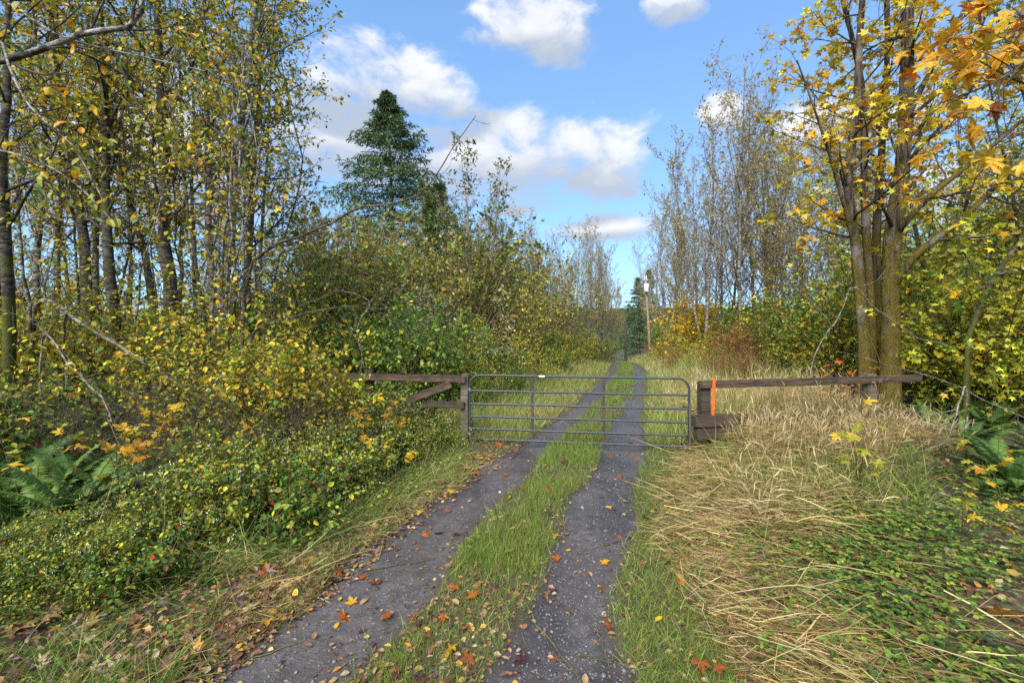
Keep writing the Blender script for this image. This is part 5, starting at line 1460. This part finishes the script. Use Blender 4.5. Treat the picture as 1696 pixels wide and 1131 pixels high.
limb('leaning_sapling', 'long bare dark sapling arching out over the clearing in front of the fir', 'sapling', [(402, 560, 8.4), (412, 450, 8.4), (450, 408, 8.3), (500, 390, 8.2), (555, 368, 8.1), (590, 345, 8.0), (640, 338, 7.9), (690, 325, 7.9), (725, 285, 7.9), (755, 238, 7.9), (788, 192, 7.9)], .042, .006, M_TWIG, 901, 9, (.05, .13))
limb('arching_sapling', 'dark stem arching low over the hazels toward the yellow shrub', 'sapling', [(410, 600, 8.0), (425, 545, 8.0), (470, 528, 7.8), (520, 516, 7.7), (575, 508, 7.6), (640, 512, 7.5)], .03, .006, M_TWIG, 902, 7, (.08, .18))
limb('dead_branch', 'forked pale dead stem bending down behind the yellow shrub', 'dead wood', [(590, 640, 9.8), (600, 600, 9.6), (592, 540, 9.4), (612, 500, 9.4), (560, 482, 9.3), (520, 500, 9.2)], .014, .005, M_DEADWOOD, 903, 6, (.1, .25))
limb('fallen_log', 'long pale fallen alder stem slanting down into the thicket', 'dead wood', [(60, 505, 9.0), (150, 545, 8.4), (240, 600, 7.8), (310, 645, 7.2), (355, 668, 6.9)], .042, .026, M_ALDER, 904, 4, (.1, .2))
limb('fallen_branch', 'thin dark fallen branch leaning above the pale fallen stem', 'dead wood', [(110, 520, 8.6), (180, 560, 8.2), (260, 610, 7.8), (330, 632, 7.6)], .025, .012, M_TWIG, 905, 8, (.12, .3))
limb('dead_branch', 'grey dead branch with many twigs lying over the ferns', 'dead wood', [(70, 560, 7.6), (120, 610, 7.2), (170, 660, 6.8), (185, 700, 6.6)], .02, .010, M_DEADWOOD, 906, 9, (.2, .4))
limb('dead_bough', 'bare grey twiggy bough drooping between the timber fence end and bank ferns', 'dead wood', [(1600, 640, 7.0), (1580, 700, 6.6), (1560, 735, 6.3), (1500, 752, 6.2), (1430, 770, 6.1)], .014, .005, M_DEADWOOD, 907, 10, (.2, .5))
limb('mossy_limb', 'dark mossy limb curving down beside the big maple', 'dead wood', [(1700, 690, 9.4), (1640, 600, 9.5), (1600, 560, 9.6), (1545, 540, 9.8), (1500, 520, 9.9)], .06, .03, M_DARKBARK, 908, 6, (.15, .3))
limb('mossy_sapling', 'crooked mossy stem rising among the lime green vine maples', 'sapling', [(1600, 660, 9.0), (1605, 560, 9.0), (1640, 470, 9.0), (1690, 400, 9.0), (1740, 350, 9.0)], .06, .03, M_DARKBARK, 909, 8, (.15, .35))
limb('bent_vine', 'thin pale bent stems crossing in front of the maple trunks', 'dead wood', [(1345, 600, 9.0), (1390, 520, 9.0), (1412, 475, 9.0), (1450, 510, 9.0), (1520, 560, 9.0)], .012, .006, M_DEADWOOD, 910, 5, (.15, .4))

# ================================================================== FALLEN LEAVES, STICKS AND CONES ON THE TRACK
rng = np.random.default_rng(950)
NAMES = dict(yellow='yellow', gold='golden', orange='orange', lime='lime green', green='green', russet='russet', brown='brown', plum='dark purple brown', tan='pale tan')
ZONES = [('on the left wheel rut', lambda y, r: rutx(LR, y) + r.normal() * .28), ('on the right wheel rut', lambda y, r: rutx(RR, y) + r.normal() * .26),
         ('on the grass strip between the wheel ruts', lambda y, r: centre(y) + r.normal() * .25), ('along the verge beside the left wheel rut', lambda y, r: rutx(LR, y) - r.uniform(.35, 1.0)),
         ('on the straw beside the right wheel rut', lambda y, r: rutx(RR, y) + r.uniform(.5, 1.5))]
LW = [('orange', 1.3), ('gold', 1.6), ('yellow', 1.6), ('russet', 3.2), ('brown', 3.2), ('plum', 2.6), ('tan', 2.6), ('lime', .3)]
cw = np.array([w for _, w in LW]); cw /= cw.sum()
for i in range(270):
    zi = rng.choice(5, p=[.12, .12, .26, .36, .14])
    y = float(2.35 * math.exp(rng.random() ** 1.1 * 1.45)); x = float(ZONES[zi][1](y, rng))
    colr = LW[rng.choice(len(LW), p=cw)][0]
    shape = 'maple' if rng.random() < (.5 if zi != 3 else .65) else 'oval'
    if shape == 'maple' and colr == 'tan': colr = 'russet'
    size = rng.uniform(.06, .12) if shape == 'maple' else rng.uniform(.04, .075)
    o = link('fallen_leaf', leaf_mesh(shape, colr, int(rng.integers(4))), (x, y, G(x, y) + .014 + (.05 if zi == 4 else .02 if zi in (2, 3) else 0)))
    o.rotation_euler = (rng.normal() * .22, rng.normal() * .22, rng.random() * 6.28); o.scale = (size,) * 3
    tag(o, '%s fallen %s leaf lying %s' % (NAMES[colr], 'maple' if shape == 'maple' else 'oval alder', ZONES[zi][0]), 'leaf', 'fallen leaves on the track')
for i, (p0, p1, lab) in enumerate([((870, 1000), (960, 1125), 'thin straight stick on the right wheel rut'), ((985, 1035), (1010, 1110), 'short pale stick near the straw edge of the right rut'), ((600, 948), (720, 925), 'dark thin twig lying across the left wheel rut'), ((1000, 905), (1070, 880), 'curved twig at the straw edge of the right wheel rut'),
        ((846, 762), (872, 742), 'brown stick on the left wheel rut just in front of the gate'), ((960, 1088), (1040, 1095), 'crooked dark twig at the near end of the right rut'), ((400, 1100), (500, 1065), 'grass like pale stick over the left wheel rut')]):
    def gpx(x, y):
        d = 4.0
        for _ in range(30):
            X = (x - CX) / F_PX * d; d = (CAMZ - G(X, d)) * F_PX / (y - HY)
        return np.array([(x - CX) / F_PX * d, d, G((x - CX) / F_PX * d, d) + .012])
    a, b = gpx(*p0), gpx(*p1)
    r = np.random.default_rng(970 + i)
    P = np.array([a + (b - a) * s for s in np.linspace(0, 1, 8)]); P[1:-1] += r.normal(size=(6, 3)) * np.array([.012, .012, .002])
    P[:, 2] = ground(P[:, 0], P[:, 1]) + .010
    tag(link('stick', Geo().add(*tubes(P[None], np.linspace(.006, .003, 8)[None], 6)).mesh('stick', M_DEADWOOD if i in (0, 1, 6) else M_TWIG, True, a), a), lab, 'stick', 'sticks on the track')
